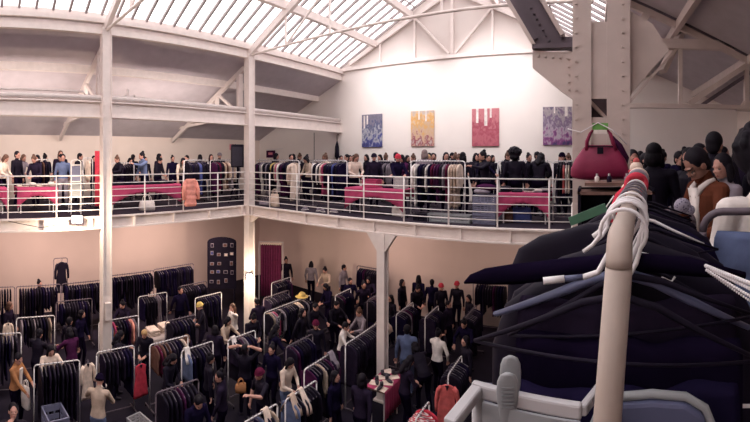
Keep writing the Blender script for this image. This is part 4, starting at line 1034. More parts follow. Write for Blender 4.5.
# ================================================================== REAR GALLERY
def backrack(px0, px1, y, label, cols, where, H=1.52, kinds=('jacket', 'coat', 'shirt'), n=None, col='chrome'):
    return brack(y, xy(px0, y), xy(px1, y), label, cols, where, kinds, H, z0=GF, n=n, col=col)
backrack(257, 299, 9.75, 'first clothes rack on the rear gallery, right of the corner column', tuple(['black', 'plum', 'black', 'grey', 'white', 'black', 'black', 'grey', 'black', 'black', 'yellow', 'black', 'beige', 'pink', 'white', 'black', 'plum', 'black', 'navy', 'black', 'cream', 'cream', 'beige']), 'the first rear gallery rack', n=23)
backrack(313, 347, 9.8, 'second clothes rack on the rear gallery, with white shirts, left of the pink table', tuple(['white', 'black', 'black', 'white', 'black', 'cream', 'pink', 'black', 'black', 'navy', 'black', 'navy', 'blue', 'navy', 'black', 'navy', 'navy']), 'the second rear gallery rack', n=17)
backrack(371, 396, 11.6, 'clothes rack behind the person in the red cap on the rear gallery', ['black', 'navy', 'charcoal', 'grey', 'black'], 'the rack behind the red cap person', H=1.5)
backrack(411, 465, 9.75, 'rear gallery clothes rack of long white, navy and beige coats', tuple(['white', 'white', 'navy', 'navy', 'black', 'white', 'navy', 'burgundy', 'plum', 'plum', 'black', 'grey', 'burgundy', 'cream', 'beige', 'beige', 'cream']), 'the rack of long white, navy and beige coats', kinds=('coat', 'coat', 'jacket'), n=17)
backrack(553, 577, 9.75, 'short clothes rack beside the built-up column, white dress on it', tuple(['black', 'black', 'coral', 'white', 'cream', 'black']), 'the short rack beside the built-up column', n=6, kinds=('dress', 'shirt'))
backrack(498, 552, 12.7, 'clothes rack behind the two big hair shoppers', D, 'the rack behind the two big hair shoppers', H=1.5)
backrack(300, 345, 12.4, 'clothes rack behind the second rear gallery rack', D, 'the rack behind the second rear gallery rack', H=1.5)
garment((xy(295, 9.4), 9.36, GF+1.5), .3, 'dress', 'cream', 'long cream dress hanging out front on the first rear gallery rack', None, 1, 0, 1.15)
bag((xy(276, 9.25), 9.2, GF), 0, .36, .42, .14, 'cream', 'cream tote bag on the floor under the first rear gallery rack', name='tote_bag')
bag((xy(265, 9.3), 9.3, GF), .3, .4, .14, .3, 'grey', 'grey flat bag on the floor near the corner column', name='cloth_bag')
for i, px in enumerate((306, 316, 322, 330)):
    o = empty('trainer_shoe', (xy(px, 9.3), 9.3 + .12*(i % 2), GF), .5*i); tag(o, 'pale shoe standing on the floor under the second rear gallery rack', 'shoe', 'shoes under the second rear gallery rack')
    MB().ell((0, -.05, .045), (.05, .14, .045)).build('upper', cloth('grey'), o, smooth=True); MB().box((0, -.05, .012), (.1, .28, .024)).build('sole', cloth('white'), o, bevel=.01)
# purple sign and hanging black umbrella at the corner
r = empty('hanging_sign', (xy(270, 13.9), 13.95, GF+1.8)); tag(r, 'purple cloth sign on a thin rod at the rear gallery corner', 'sign')
MB().box((0, 0, 0), (.62, .03, .36)).build('panel', cloth('plum'), r); MB().tube([(-.35, 0, .22), (.85, 0, .26)], .015).build('rod', M['chrome'], r); MB().box((.0, -.02, .02), (.3, .01, .12)).build('patch', cloth('pink'), r)
r = empty('hanging_umbrella', (xy(337, 13.9), 13.9, GF+1.62)); tag(r, 'closed black umbrella hanging high at the rear wall, left of the pictures', 'umbrella')
MB().tube([(0, 0, -.1), (0, 0, .05), (0, 0, .45), (0, 0, .72)], [.02, .11, .09, .02], 10).build('folded_canopy', M['black'], r, smooth=True); MB().tube([(0, 0, .7), (0, 0, .95)] + [tuple(p) for p in arc((.05, 0, .95), .05, PI, 0, 6, (1, 0, 0), (0, 0, 1))], .012).build('handle', M['black'], r, smooth=True)
tag(MB().tube([(xy(313, 13.9), 13.98, GF+1.0), (xy(313, 13.9), 13.98, GF+2.75)], .012).build('hanging_cable', M['charcoal'] if 'charcoal' in M else cloth('charcoal')), 'thin grey cable hanging down the rear wall left of the umbrella', 'cable')
for a, b, y, n in ((345, 404.5, 9.5, 'left of the long white coats'), (498, 550, 9.5, 'in front of the two big hair shoppers')):
    c, rz, L, dp, zt = table((xy(a, y), y), (xy(b, y), y), .7, 'rear gallery folding table ' + n, 'pink swagged tablecloth ' + ('left of the long white coats' if a == 345 else 'before the two big hair shoppers'), GF)
    if a == 345:
        crate((xy(371, 9.75), 9.8, zt), 0, .46, .3, .24, 'pink', 'pink box on the rear gallery table', name='storage_box')
        crate((xy(400, 9.75), 9.8, zt), 0, .3, .26, .3, 'plasticw', 'white box at the right end of the rear gallery table', name='storage_box')
        pile((xy(390, 9.9), 9.9, zt), 0, (.34, .3), 2, ['charcoal', 'grey'], 'dark folded garment in front of the red cap person')
    else:
        for i, (px, cs) in enumerate(((505, ['black', 'navy', 'black']), (517, ['black']), (529, ['white', 'black']), (539, ['grey', 'white']), (546, ['charcoal', 'grey', 'black']))):
            pile((xy(px, 9.8), 9.85, zt), 0, (.24, .34), len(cs), cs, 'folded garment on the table in front of the big hair shoppers', 'folded garments on the table before the big hair shoppers')
bag((xy(396, 9.6), 9.75, GF), 0, .4, .26, .16, 'white', 'white bag with dark print under the rear gallery table', name='cloth_bag')
bag((xy(520, 9.6), 9.85, GF), 0, .5, .36, .2, 'blue', 'blue bag under the table in front of the big hair shoppers', name='cloth_bag')
bag((xy(507, 9.6), 9.8, GF), .2, .24, .3, .2, 'brown', 'brown bag beside the blue bag under the table', name='cloth_bag')
for i in range(3):
    crate((xy(486, 9.5), 9.5, GF + .236*i), 0, .55, .4, .23, 'crate', ('lowest', 'middle', 'topmost')[i] + ' blue grey slatted crate of the stack on the rear gallery', 'stacked crates')
o = empty('fabric_bundle', (xy(484, 9.5), 9.5, GF+.706)); tag(o, 'white and plum crumpled cloth bundle on top of the crate stack', 'bundle')
MB().ell((-.05, 0, .07), (.22, .16, .075), None, 16, 8).build('cloth', cloth('grey'), o, smooth=True); MB().ell((.05, .02, .17), (.26, .15, .09), None, 16, 8).build('shawl', cloth('plum'), o, smooth=True)
crate((xy(449, 9.3), 9.36, GF), 0, 1.1, .24, .2, 'plasticg', 'low grey box of bags on the floor under the beige coats', name='storage_box')
crate((xy(422, 9.3), 9.36, GF), 0, .42, .24, .14, 'black', 'low black tray on the floor under the white coats', name='storage_tray')
rp(291, 11.0, 20, 'stand', 'black', 'black', 'short-k', 'dark head above the first rear gallery rack')
rp(302, 11.2, -30, 'stand', 'black', 'black', 'bun-k', 'person with a dark bun above the first rear gallery rack', h=1.68)
rp(309, 10.8, -60, 'lookdown', 'beige', 'black', 'bob-k', 'person in a beige top between the first two rear gallery racks', h=1.66)
rp(322, 10.8, -50, 'reach', 'cream', 'black', 'bun-b', 'brown skinned person in cream raising an arm between the racks', skin='skin2')
rp(354, 10.6, 30, 'lookdown', 'cream', 'black', 'bob-b', 'brown haired person in cream behind the left end of the pink table', h=1.74)
rp(362, 11.0, -20, 'stand', 'black', 'black', 'short-k', 'person in black beside the brown haired person in cream', h=1.68)
rp(374, 11.0, 10, 'stand', 'charcoal', 'black', 'beanie-charcoal', 'person in a dark grey cap behind the pink box', h=1.72)
rp(397, 10.45, 20, 'hold', 'navy', 'black', 'beanie-red', 'person in a red cap and navy jacket behind the pink table', h=1.7)
rp(403, 10.9, -60, 'browse', 'plum', 'black', 'bob-k', 'person in plum just right of the red cap', h=1.7)
rp(413, 11.2, 60, 'browse', 'pink', 'grey', 'short-y', 'fair haired person in pink left of the white coats', h=1.7)
rp(424.5, 10.6, 160, 'stand', 'grey', 'black', 'bob-g', 'grey haired person behind the long white coats', h=1.82)
rp(433, 12.2, 10, 'stand', 'black', 'black', 'short-k', 'left one of two dark heads above the navy coats', h=1.74)
rp(438, 11.3, 10, 'stand', 'black', 'black', 'bob-k', 'right one of two dark heads above the navy coats', h=1.74)
rp(458, 10.6, 150, 'stand', 'black', 'black', 'bob-k', 'person in black behind the beige coats', h=1.74)
rp(470, 10.5, 40, 'browse', 'navy', 'black', 'wavy-y', 'blond wavy haired person in navy left of the crate stack', h=1.68)
rp(481, 10.3, -60, 'reach', 'black', 'black', 'bun-k', 'person in black with topknot behind the crate stack', h=1.76)
rp(515, 10.45, 170, 'stand', 'black', 'black', 'afro-k', 'big afro haired person in black at the right pink table', h=1.78, wide=1.15)
rp(531, 10.55, 160, 'lookdown', 'black', 'black', 'wavy-k', 'person in black with long dark hair right of the afro', h=1.74, wide=1.2)
rp(551, 11.5, -40, 'stand', 'charcoal', 'black', 'bob-k', 'person in dark grey right of the long haired person', h=1.70, wide=1.15)
rp(562, 11.4, 10, 'stand', 'black', 'black', 'beanie-black', 'person in a black cap behind the short rack by the column', h=1.72)
rp(540, 11.6, 30, 'stand', 'black', 'black', 'bun-k', 'person in black with a bun farther back by the rear wall', h=1.7)
BG = 'dark clothed shopper standing behind the rear gallery racks'
for i, (px, y) in enumerate(((350, 12.2), (358, 12.4), (368, 12.2), (380, 11.9), (391, 12.3), (407, 12.4), (418, 12.5), (428, 12.9), (448, 11.5), (463, 11.6), (475, 12.0), (488, 11.2), (498, 11.5), (508, 11.3), (523, 11.8), (537, 12.4), (545, 11.9), (556, 12.2), (568, 12.0), (275, 11.0), (315, 11.4), (331, 11.2), (283, 11.3), (297, 12.9), (341, 12.0), (386, 12.6), (444, 12.6), (452, 12.9), (492, 12.0), (505, 11.9))):
    rp(px, y, (20, -60, 150, 60)[i % 4], ('stand', 'relax', 'browse')[i % 3], 'black', 'black', ('short-k', 'bob-k', 'bun-b')[i % 3], BG, 'shoppers behind the rear gallery racks', h=1.68 + .03*(i % 4))

# ================================================================== RIGHT GALLERY (camera side)
rp(712, 2.84, -55, 'lookdown', 'rust', 'black', 'short-k', 'person in a rust brown cardigan with white shirt collar looking down', h=1.68, skin='skin2', fine=True)
w = PEOPLE[-1]
def child_on(o, name, mb, m): c = mb.build(name, m, o, smooth=True); return c
mb = MB()
for s in (-1, 1):
    mb.tube([(s*.065, .03, 1.475), (s*.075, -.03, 1.465), (s*.055, -.085, 1.43), (s*.035, -.125, 1.36)], [.018, .022, .026, .012], 8)
lean_child(child_on(w, 'shirt_collar', mb, cloth('white')), 6)
mb = MB(); mb.prism([(-.06, 1.43), (.06, 1.43), (.02, 1.10), (-.02, 1.10)], 'y', -.128, -.08); lean_child(child_on(w, 'shirt_front', mb, cloth('white')), 6)
rp(764, 1.80, -150, 'stand', 'white', 'denim', 'afro-k', 'person in a white top with big dark hair cut off by the picture edge', h=1.66, fine=True, wide=1.12)
w = PEOPLE[-1]
mb = MB(); mb.tube([(-.15, -.10, 1.42), (-.15, .02, 1.465), (-.02, .125, 1.30), (.12, .13, 1.05), (.20, .03, .92)], .009, 6); child_on(w, 'bag_strap', mb, M['black'])
mb = MB(); mb.tube([Vector((.172*math.cos(a), .118*math.sin(a)+.005, 0)) + Vector((0, 0, 1.0)) for a in (2*PI*i/24 for i in range(24))], .03, 8, closed=True); child_on(w, 'waist_knot', mb, cloth('denim'))
rp(714, 3.9, 160, 'stand', 'black', 'black', 'short-k', 'tall person in black standing behind the rust cardigan', h=1.84, fine=True)
rp(728, 3.4, -60, 'relax', 'grey', 'black', 'bob-k', 'person in grey between the rust cardigan and the white top', h=1.62)
rp(692, 4.6, -40, 'relax', 'black', 'black', 'bob-k', 'person in black directly left of the rust cardigan', h=1.70)
rp(679, 6.1, 40, 'stand', 'navy', 'black', 'short-k', 'person in navy two heads left of the rust cardigan', h=1.68)
rp(665, 4.7, 170, 'stand', 'black', 'black', 'bob-k', 'person in black with a black bob below the pink notice', h=1.74, wide=1.1)
rp(656, 5.4, 20, 'stand', 'charcoal', 'black', 'short-k', 'person in dark grey left of the bob below the notice', h=1.68)
rp(644, 5.8, -40, 'lookdown', 'black', 'black', 'bun-k', 'person in black with a bun behind the scarf wrapped rail end', h=1.68)
rp(634, 6.4, 60, 'stand', 'black', 'black', 'short-k', 'person in black right next to the magenta bag', h=1.66)
CG = 'dark clothed shopper in the crowd on the near gallery'
for i, (px, y) in enumerate(((637, 5.6), (650, 5.3), (671, 5.4), (683, 5.0), (644, 6.0), (662, 6.2), (676, 6.2), (690, 6.0), (630, 5.6), (700, 5.2), (722, 4.6), (738, 4.4), (748, 3.4), (650, 7.6), (660, 8.6), (672, 7.2), (685, 8.2), (697, 7.0), (706, 8.6), (720, 6.4), (733, 7.6), (745, 6.0), (639, 9.2), (612, 7.6), (592, 9.6))):
    rp(px, y, (20, -60, 150, 60)[i % 4], ('stand', 'relax', 'browse')[i % 3], ('black', 'charcoal', 'navy')[i % 3], 'black', ('short-k', 'bob-k', 'bun-k')[i % 3], CG, 'shoppers in the near gallery crowd', h=1.68 + .03*(i % 4))
# wooden shelf rack seen past the rail end
r = empty('shelf_unit', (.17, 3.02, GF)); tag(r, 'dark shelf unit with brown boards beyond the rail end, under the bag', 'shelf')
for z in (.5, .95, 1.345, 1.41): MB().box((0, 0, z), (.56 if z < 1.4 else .46, .28, .022)).build('shelf_board', M['wood'], r)
for s in (-1, 1): MB().box((s*.27, 0, .69), (.02, .28, 1.38)).build('side_panel', M['black'], r)
MB().box((0, .13, .69), (.54, .012, 1.36)).build('back_panel', M['black'], r)
for i, (x, c) in enumerate(((-.14, 'white'), (-.05, 'charcoal'), (.08, 'grey'), (.17, 'black'))):
    o = empty('perfume_bottle', (.17+x, 2.95, GF+1.423)); tag(o, 'small %s bottle standing on the brown shelf under the bag' % CNAME.get(c, c), 'bottle')
    MB().tube([(0, 0, 0), (0, 0, .035), (0, 0, .045)], [.018, .018, .008]).build('flask', cloth(c), o, smooth=True); MB().tube([(0, 0, .045), (0, 0, .062)], .009).build('cap', M['plasticw'], o)
# magenta bag hanging on the built-up column
M['bagp'] = mat('magenta leather', (.22, .015, .06), .5, spec=.3, var=.15, scale=5, bump=.2)
r = empty('hanging_handbag', (.06, 3.36, EYE-.172)); r.scale = (1, 1, .78); tag(r, 'large magenta leather bag hanging on the built-up column', 'bag')
mb = MB(); rings = []
for z, w_, d_ in ((0, .235, .07), (.03, .250, .09), (.10, .245, .10), (.20, .215, .085), (.29, .165, .05), (.345, .13, .028), (.36, .125, .018)):
    ring = []
    for j in range(36):
        a = 2*PI*j/36; x = w_*math.copysign(abs(math.cos(a))**.55, math.cos(a)); y = d_*math.copysign(abs(math.sin(a))**.7, math.sin(a))
        y *= 1 + .12*math.sin(x*26 + z*9); ring.append(Vector((x, y, z + .012*math.sin(x*17)*(z < .15))))
    rings.append(ring)
mb.loft(rings); mb.build('bag_body', M['bagp'], r, smooth=True)
mb = MB(); mb.tube([(-.125, -.03, .34), (-.04, -.045, .345), (.04, -.045, .345), (.125, -.03, .34)], .007, 6); mb.build('zip', M['black'], r)
mb = MB(); mb.box((.0, -.062, .30), (.05, .012, .07)); mb.build('tassel', M['black'], r)
for y in (-.03, .035):
    MB().tube([(-.115, y, .30), (-.11, y, .40), (-.085, y, .48), (-.06, y*.5, .525), (.06, y*.5, .525), (.085, y, .48), (.105, y, .40), (.13, y, .30)], [.016, .016, .014, .012, .012, .014, .016, .016], 8).build('handle', M['bagp'], r, smooth=True)
MB().tube([(.10, .04, .46), (.16, .045, .36), (.215, .05, .22), (.20, .05, .08)], [.012, .03, .035, .02], 8).build('long_strap', cloth('plum'), r, smooth=True)
o = empty('bag_hook_tag', (.06, 3.352, EYE+.262)); o.name = 'hanging_tag'; tag(o, 'green and white tag around the handles of the magenta bag', 'tag')
mb = MB(); rings = []
mb.box((0, -.035, .0), (.13, .012, .055)); mb.build('card', mat('green tag', (.16, .42, .10), .6), o)
mb = MB(); mb.box((0, -.035, -.045), (.11, .010, .032)); mb.build('label_strip', cloth('white'), o)
mb = MB(); mb.tube([(-.27, -.05, -.02), (-.16, -.05, -.05), (-.02, -.045, .03), (.1, -.05, -.03), (.22, -.05, -.15)], .005, 6); mb.build('wire', M['wire'], o, smooth=True)

# ------------------------------------------------------------------ the near rack
RZ = EYE - .088                       # height of the rail
A = Vector((.028, .43, RZ)); Bv = Vector((.206, 1.80, RZ)); dr = (Bv-A).normalized(); rzr = math.atan2(dr.y, dr.x)
r = empty('clothes_rack', (A.x, A.y, GF)); tag(r, 'cream tube clothes rack close by, its rail running away past hung coats', 'clothes rack')
q = A - Vector((A.x, A.y, GF)); e = .03
MB().tube([q + Vector((0, 0, -e))] + [q + dr*(e - e*math.cos(a)) + Vector((0, 0, -e + e*math.sin(a))) for a in (PI*.5*i/6 for i in range(1, 7))] + [q + (Bv-A)*.5, q + (Bv-A)], .0145, 20).build('top_rail', M['nearpole'], r, smooth=True)
MB().tube([Vector((-.030, 0, .03)), q + Vector((-.013, 0, -.2)), q + Vector((0, 0, -e))], [.0155, .0155, .0148], 20).build('upright', M['nearpole'], r, smooth=True)
MB().tube([q + (Bv-A) + Vector((0, 0, .0)), q + (Bv-A) - Vector((0, 0, 1.48))], .0148, 16).build('upright', M['nearpole'], r, smooth=True)
for b_ in (Vector((-.030, 0, .045)), Vector((Bv.x-A.x, Bv.y-A.y, .045))):
    MB().tube([b_ + Vector((-.25, .03, 0)), b_ + Vector((.25, -.03, 0))], .0145, 12).build('foot', M['nearpole'], r, smooth=True)
def near_hanger(t, col, label, roll=0.0, w=.205, wr=.0028, swing=0.0, drop=.185, group=None):
    p = A + dr*t
    o = empty('coat_hanger', (p.x, p.y, RZ), rzr - PI/2 + swing); o.rotation_euler[1] = roll; tag(o, label, 'hanger', group)
    R_ = .031
    pts = [Vector((-.052, 0, -.040)), Vector((-.040, 0, -.030))] + arc((0, 0, -.011), R_, math.radians(190), math.radians(-40), 14, (1, 0, 0), (0, 0, 1)) + [Vector((.020, 0, -.050)), Vector((.008, 0, -.075)), Vector((0, 0, -.095))]
    MB().tube(pts, wr, 8).build('hook', M['wire'] if t < .27 or col == 'wire' else M['hang'], o, smooth=True)
    mb = MB(); mb.tube([(-w, 0, -drop), (-w*.55, 0, -.140), (-.05, 0, -.108), (0, 0, -.095), (.05, 0, -.108), (w*.55, 0, -.140), (w, 0, -drop)], [wr, wr*1.6, wr*2, wr*2.1, wr*2, wr*1.6, wr], 8)
    mb.build('arms', M[col] if col in M else cloth(col), o, smooth=True)
    if col == 'black': MB().tube([(-w, 0, -drop), (w, 0, -drop)], wr, 6).build('cross_bar', M['black'], o, smooth=True)
    return o
NEARG = 'white hanger hooked on the cream rail close by'
ts = (.10, .19, .26, .35, .44, .53, .62, .71, .80, .92, 1.03, 1.14, 1.25)
for i, t in enumerate(ts):
    near_hanger(t, 'black' if (i+2) % 5 else 'wire', NEARG if (i+2) % 5 == 0 else 'dark hanger with pale hook on the cream rail close by', RN.uniform(-.16, .10), .2, .0027, RN.uniform(-.12, .12), group='white hangers on the near cream rail' if (i+2) % 5 == 0 else 'dark hangers on the near cream rail')
o = near_hanger(.205, 'plasticb', 'slate blue plastic hanger sloping down right from the cream rail', .05, .21, .0045, .05)
p = A + dr*.22; o = empty('coat_hanger', (p.x, p.y, RZ), rzr - PI/2 + .10); tag(o, 'wide padded black hanger with a pointed end jutting out towards the hall', 'hanger')
MB().tube(arc((0, 0, -.003), .0228, math.radians(205), math.radians(-35), 14, (1, 0, 0), (0, 0, 1)) + [Vector((.016, 0, -.024)), Vector((.003, 0, -.042)), Vector((0, 0, -.072))], .003, 8).build('hook', M['chrome'], o, smooth=True)
MB().tube([(-.275, 0, -.128), (-.262, 0, -.120), (-.235, 0, -.113), (-.19, 0, -.106), (-.10, 0, -.092), (0, 0, -.078), (.10, 0, -.092), (.2, 0, -.115)], [.002, .008, .014, .017, .017, .014, .016, .006], 12).build('padded_arms', cloth('black'), o, smooth=True)
def near_coat(t, kind, col, label, s, k, swing=0.0, depth=1.15, dz=-.015):
    p = A + dr*t
    o = garment((p.x, p.y, RZ + dz), rzr + swing, kind, col, label, None, k, 0, s, hanger=False); o.scale = (depth, s, s); return o
def folded(t, drop, w, ln, col, label, dy=0.0):
    p = A + dr*t; o = empty('hanging_trousers', (p.x, p.y, RZ), rzr - PI/2 + dy); tag(o, label, 'trousers'); mb = MB(); rows = []
    prof = [(-.018, -drop-ln), (-.020, -drop-.2), (-.019, -drop-.05)] + [(.019*math.sin(a), -drop + .016*math.cos(a)) for a in (-PI/2 + PI*i/8 for i in range(9))] + [(.019, -drop-.05), (.020, -drop-.2), (.018, -drop-ln*.9)]
    n = 30
    for yy, zz in prof: rows.append([Vector((w*(2*i/n-1), yy + .006*math.sin(i*.8 + zz*20), zz + .004*math.sin(i*.55 + yy*60))) for i in range(n+1)])
    vs = [v for q_ in rows for v in q_]; k = n+1; mb.add(vs, [(i*k+j, i*k+j+1, (i+1)*k+j+1, (i+1)*k+j) for i in range(len(rows)-1) for j in range(n)])
    c_ = mb.build('cloth', cloth(col), o, smooth=True); md = c_.modifiers.new('t', 'SOLIDIFY'); md.thickness = .005; md.offset = -1
folded(.145, .262, .165, .62, 'navy', 'navy trousers folded over a bar nearest the bend of the cream rail', .10)
folded(.19, .215, .175, .7, 'black', 'black trousers folded over a bar behind the navy ones', -.06)
folded(.235, .170, .18, .75, 'charcoal', 'dark grey trousers folded over a bar in front of the first coat', .08)
near_coat(.30, 'coat', 'black', 'black coat behind the folded trousers on the cream rail', .95, 1, .05)
near_coat(.43, 'coat', 'black', 'long black coat third on the cream rail', 1.0, 2, -.04)
near_coat(.69, 'coat', 'black', 'black coat just past the middle of the cream rail', 1.12, 0, -.05)
near_coat(.82, 'jacket', 'navy', 'navy jacket towards the far half of the cream rail', 1.14, 2, .04)
near_coat(.95, 'coat', 'black', 'black coat in the far half of the cream rail', 1.12, 1, .02)
near_coat(1.08, 'coat', 'charcoal', 'dark grey coat near the far end of the cream rail', 1.1, 0, -.03)
near_coat(1.21, 'jacket', 'black', 'last black jacket at the far end of the cream rail', 1.1, 2, .05)
p = A + dr*.62; o = garment((p.x-.075, p.y, RZ-.005), rzr, 'coat', 'black', 'bulky black coat bulging out over the hall side of the cream rail', None, 2, 0, 1.12, hanger=False); o.scale = (1.25, 1.12, 1.0)
p = A + dr*.28; o = garment((p.x-.035, p.y, RZ-.012), rzr+.12, 'jacket', 'black', 'black jacket with a pointed shoulder jutting towards the hall', None, 1, 0, .92, hanger=False); o.scale = (1.2, .78, .9)
# things knotted on the far end of the rail
p = A + dr*1.05
def wrap(t, col, label, rr=.026, wd=.03, tail=None):
    p = A + dr*t; o = empty('knotted_scarf', (p.x, p.y, RZ), rzr - PI/2); tag(o, label, 'scarf'); mb = MB()
    for j in range(3):
        y0_ = (j-1)*wd*.6
        mb.tube([(rr*math.cos(a), y0_ + .006*math.sin(3*a+j), rr*math.sin(a)) for a in (2*PI*i/18 for i in range(18))], .011, 8, closed=True)
    mb.build('coil', cloth(col), o, smooth=True)
    if tail: MB().tube([(-.02, 0, .0), (-.05, -.02, -.04), (-.07, -.03, -.10), (-.075, -.02, -.17)], [.012, .022, .024, .012], 10).build('tail', cloth(col), o, smooth=True)
    return o
wrap(.90, 'red', 'red scarf knotted around the far part of the cream rail', .030, .04, True)
wrap(1.14, 'grey', 'grey scarf knotted behind the red scarf on the cream rail', .034, .04)
wrap(1.30, 'cream', 'cream scarf knotted at the far end of the cream rail', .036, .04, True)
o = empty('knitted_hat', (Bv.x-.01, Bv.y, RZ+.015)); tag(o, 'small red and white knitted hat perched on the far end of the rail', 'hat')
o.scale = (.62, .62, .62)
MB().ell((0, 0, .04), (.05, .05, .055)).build('crown', cloth('cream'), o, smooth=True); MB().ell((0, 0, .095), (.026, .026, .024)).build('pompom', cloth('coral'), o, smooth=True); MB().tube([(.05*math.cos(a), .05*math.sin(a), .02) for a in (2*PI*i/16 for i in range(16))], .012, 8, closed=True).build('brim', cloth('red'), o, smooth=True)
o = empty('price_tag', (.015, 1.02, RZ-.045), .5); o.rotation_euler = (0, -.35, .2); o.name = 'hanging_label'; tag(o, 'green card tag sticking out left of the cream rail', 'tag')
MB().box((-.03, 0, 0), (.10, .004, .022)).build('card', mat('green card', (.10, .24, .16), .6), o); MB().tube([(.02, 0, 0), (.05, 0, .02)], .002).build('string', M['wire'], o)
# white hanger shoulder tip and rods showing at the left of the coats
o = empty('hanging_hanger', (-.055, .60, EYE-.185), .15); tag(o, 'white tipped hanger sticking out left above the first black jacket', 'hanger')
MB().tube([(-.020, 0, 0), (.012, 0, .003)], .0055, 10).build('tip', M['wire'], o, smooth=True); MB().tube([(.012, 0, .003), (.04, -.005, .006)], .0045, 10).build('arm', M['plasticb'], o, smooth=True); MB().tube([(.04, -.005, .006), (.062, -.01, .014), (.078, -.016, .045), (.088, -.02, .078)], .0045, 10).build('hook', M['wire'], o, smooth=True)
# beaded lace strap on the right, metal clip hanger, patterned cloth
o = empty('hanging_lace', (0, 0, 0)); tag(o, 'white beaded lace trim lying across the dark coats on the right', 'trim'); mb = MB()
P0, P1 = at_d(706, 266, .66), at_d(752, 284, .62)
for i in range(22):
    for j in range(4):
        c_ = P0.lerp(P1, i/21) + Vector((.003*(j % 2), -.002*j, -.010*j*(.3 + .7*i/21))); mb.ell(c_, .0036 - .0005*j, None, 8, 6)
mb.build('bead', M['wire'], o, smooth=True); o.children[0]['kind'] = 'stuff'
o = empty('clip_hanger', at_d(664, 281, .64), 0.0); o.name = 'hanging_clip'; tag(o, 'small silvery clip hanger on the dark coats right of the cream upright', 'clip')
MB().tube([(0, 0, 0), (.02, .0, -.012), (.045, .0, -.034)], [.003, .006, .004], 8).build('jaw', M['chrome'], o, smooth=True); MB().tube([(-.004, 0, .006), (.012, 0, -.002), (.018, .0, .006)], .002, 6).build('spring', M['chrome'], o)
o = empty('lace_cloth', (.50, 2.2, EYE-.30)); o.name = 'hanging_cloth'; tag(o, 'grey patterned cloth bundle below the rust cardigan sleeve', 'cloth')
mb = MB(); mb.ell((0, 0, .03), (.05, .04, .045), None, 14, 10); mb.ell((.04, 0, .005), (.035, .03, .03), None, 12, 8); mb.build('folded_cloth', mat('lace print', (.30, .27, .34), .9, kind='spot', scale=70, col2=(.1, .08, .14)), o, smooth=True)
r_, inf = rack((.32, 2.38), (.60, 2.32), 1.28, 'steeld', 'low dark clothes rack in front of the rust cardigan person', GF)
fill(inf, ['black'], 'the low rack in front of the rust cardigan person', ('coat', 'jacket'), gap=.085)
# denim trousers hanging right of the coats
garment((.515, 1.31, RZ-.10), .9, 'trousers', 'denim', 'blue denim garment hanging in front of the white top person', None, 0, 0, .6, hanger=False)
r_, inf = rack((.38, 1.35), (1.2, 1.1), RZ-.10-GF, 'steeld', 'dark rack at the picture edge before the white top person', GF)
fill(inf, ['black', 'black', 'navy'], 'the dark rack before the white top person', ('jacket', 'coat'), gap=.09, margin=.32)

# white trolley rim with its grey insert and the clothes peg
TZ = EYE - .30
def RimP(px, py): p = at_z(px, py, TZ); return Vector((p.x, p.y, TZ))
r = empty('laundry_trolley', (-.07, .50, GF)); tag(r, 'white framed laundry trolley with a peg on its rim, close by', 'trolley'); off = Vector((-.07, .50, GF))
pA, pB, pC, pD = RimP(449, 426), RimP(478, 389), RimP(582, 411), RimP(602, 385)
mb = MB(); mb.bar(pA-off, pB-off, .016, .014); mb.build('rim', M['plasticw'], r, bevel=.003)
mb = MB(); mb.bar(pB-off - (pC-pB).normalized()*.008, pC-off, .011, .018); mb.build('rim', M['plasticw'], r, bevel=.003)
mb = MB(); mb.bar(pC-off, pD-off, .010, .014); mb.build('rim', M['plasticw'], r, bevel=.003)
mb = MB(); mb.bar(pB-off + Vector((.01, -.012, -.045)), pC-off + Vector((-.002, -.008, -.045)), .004, .075); mb.build('side_panel', M['plasticg'], r)
for p_ in (pA, pB, pD): MB().tube([p_-off + Vector((0, 0, -.008)), Vector((p_.x-off.x, p_.y-off.y, .03))], .008, 10).build('leg', M['plasticw'], r, smooth=True)
MB().bar(Vector((pA.x-off.x, pA.y-off.y, .3)), Vector((pB.x-off.x, pB.y-off.y, .3)), .012).build('stretcher', M['plasticw'], r)
pk = RimP(508, 396)
r = empty('hanging_peg', (pk.x, pk.y-.004, TZ+.002), .25); r.scale = (1.08, 1.08, 1.2); tag(r, 'grey green clothes peg clipped on the white trolley rim', 'peg')
for s, nm in ((-1, 'front_half'), (1, 'rear_half')):
    mb = MB(); rings = []
    for z, w_ in ((.029, .004), (.027, .0088), (.021, .0118), (.012, .0128), (0, .0122), (-.012, .0098), (-.022, .0080), (-.035, .0072), (-.048, .0068), (-.05, .005)):
        rings.append([Vector((w_*math.cos(a) + (.004 if s > 0 else 0), s*(.0105 - .006*min(1, (.03-z)/.08)) + .0032*math.sin(a), z + (.008 if s > 0 else 0))) for a in (2*PI*j/16 for j in range(16))])
    mb.loft(rings); mb.build(nm, M['plasticg'], r, smooth=True)
    if s < 0:
        mb = MB()
        for i in range(6): mb.box((0, -.0145, .016-.004*i), (.014, .0016, .0016))
        mb.build('grip', mat('peg grip', (.24, .25, .27), .5), r)
MB().tube([(-.008, 0, -.024), (.008, 0, -.024)], .0035, 8).build('spring', M['chrome'], r)
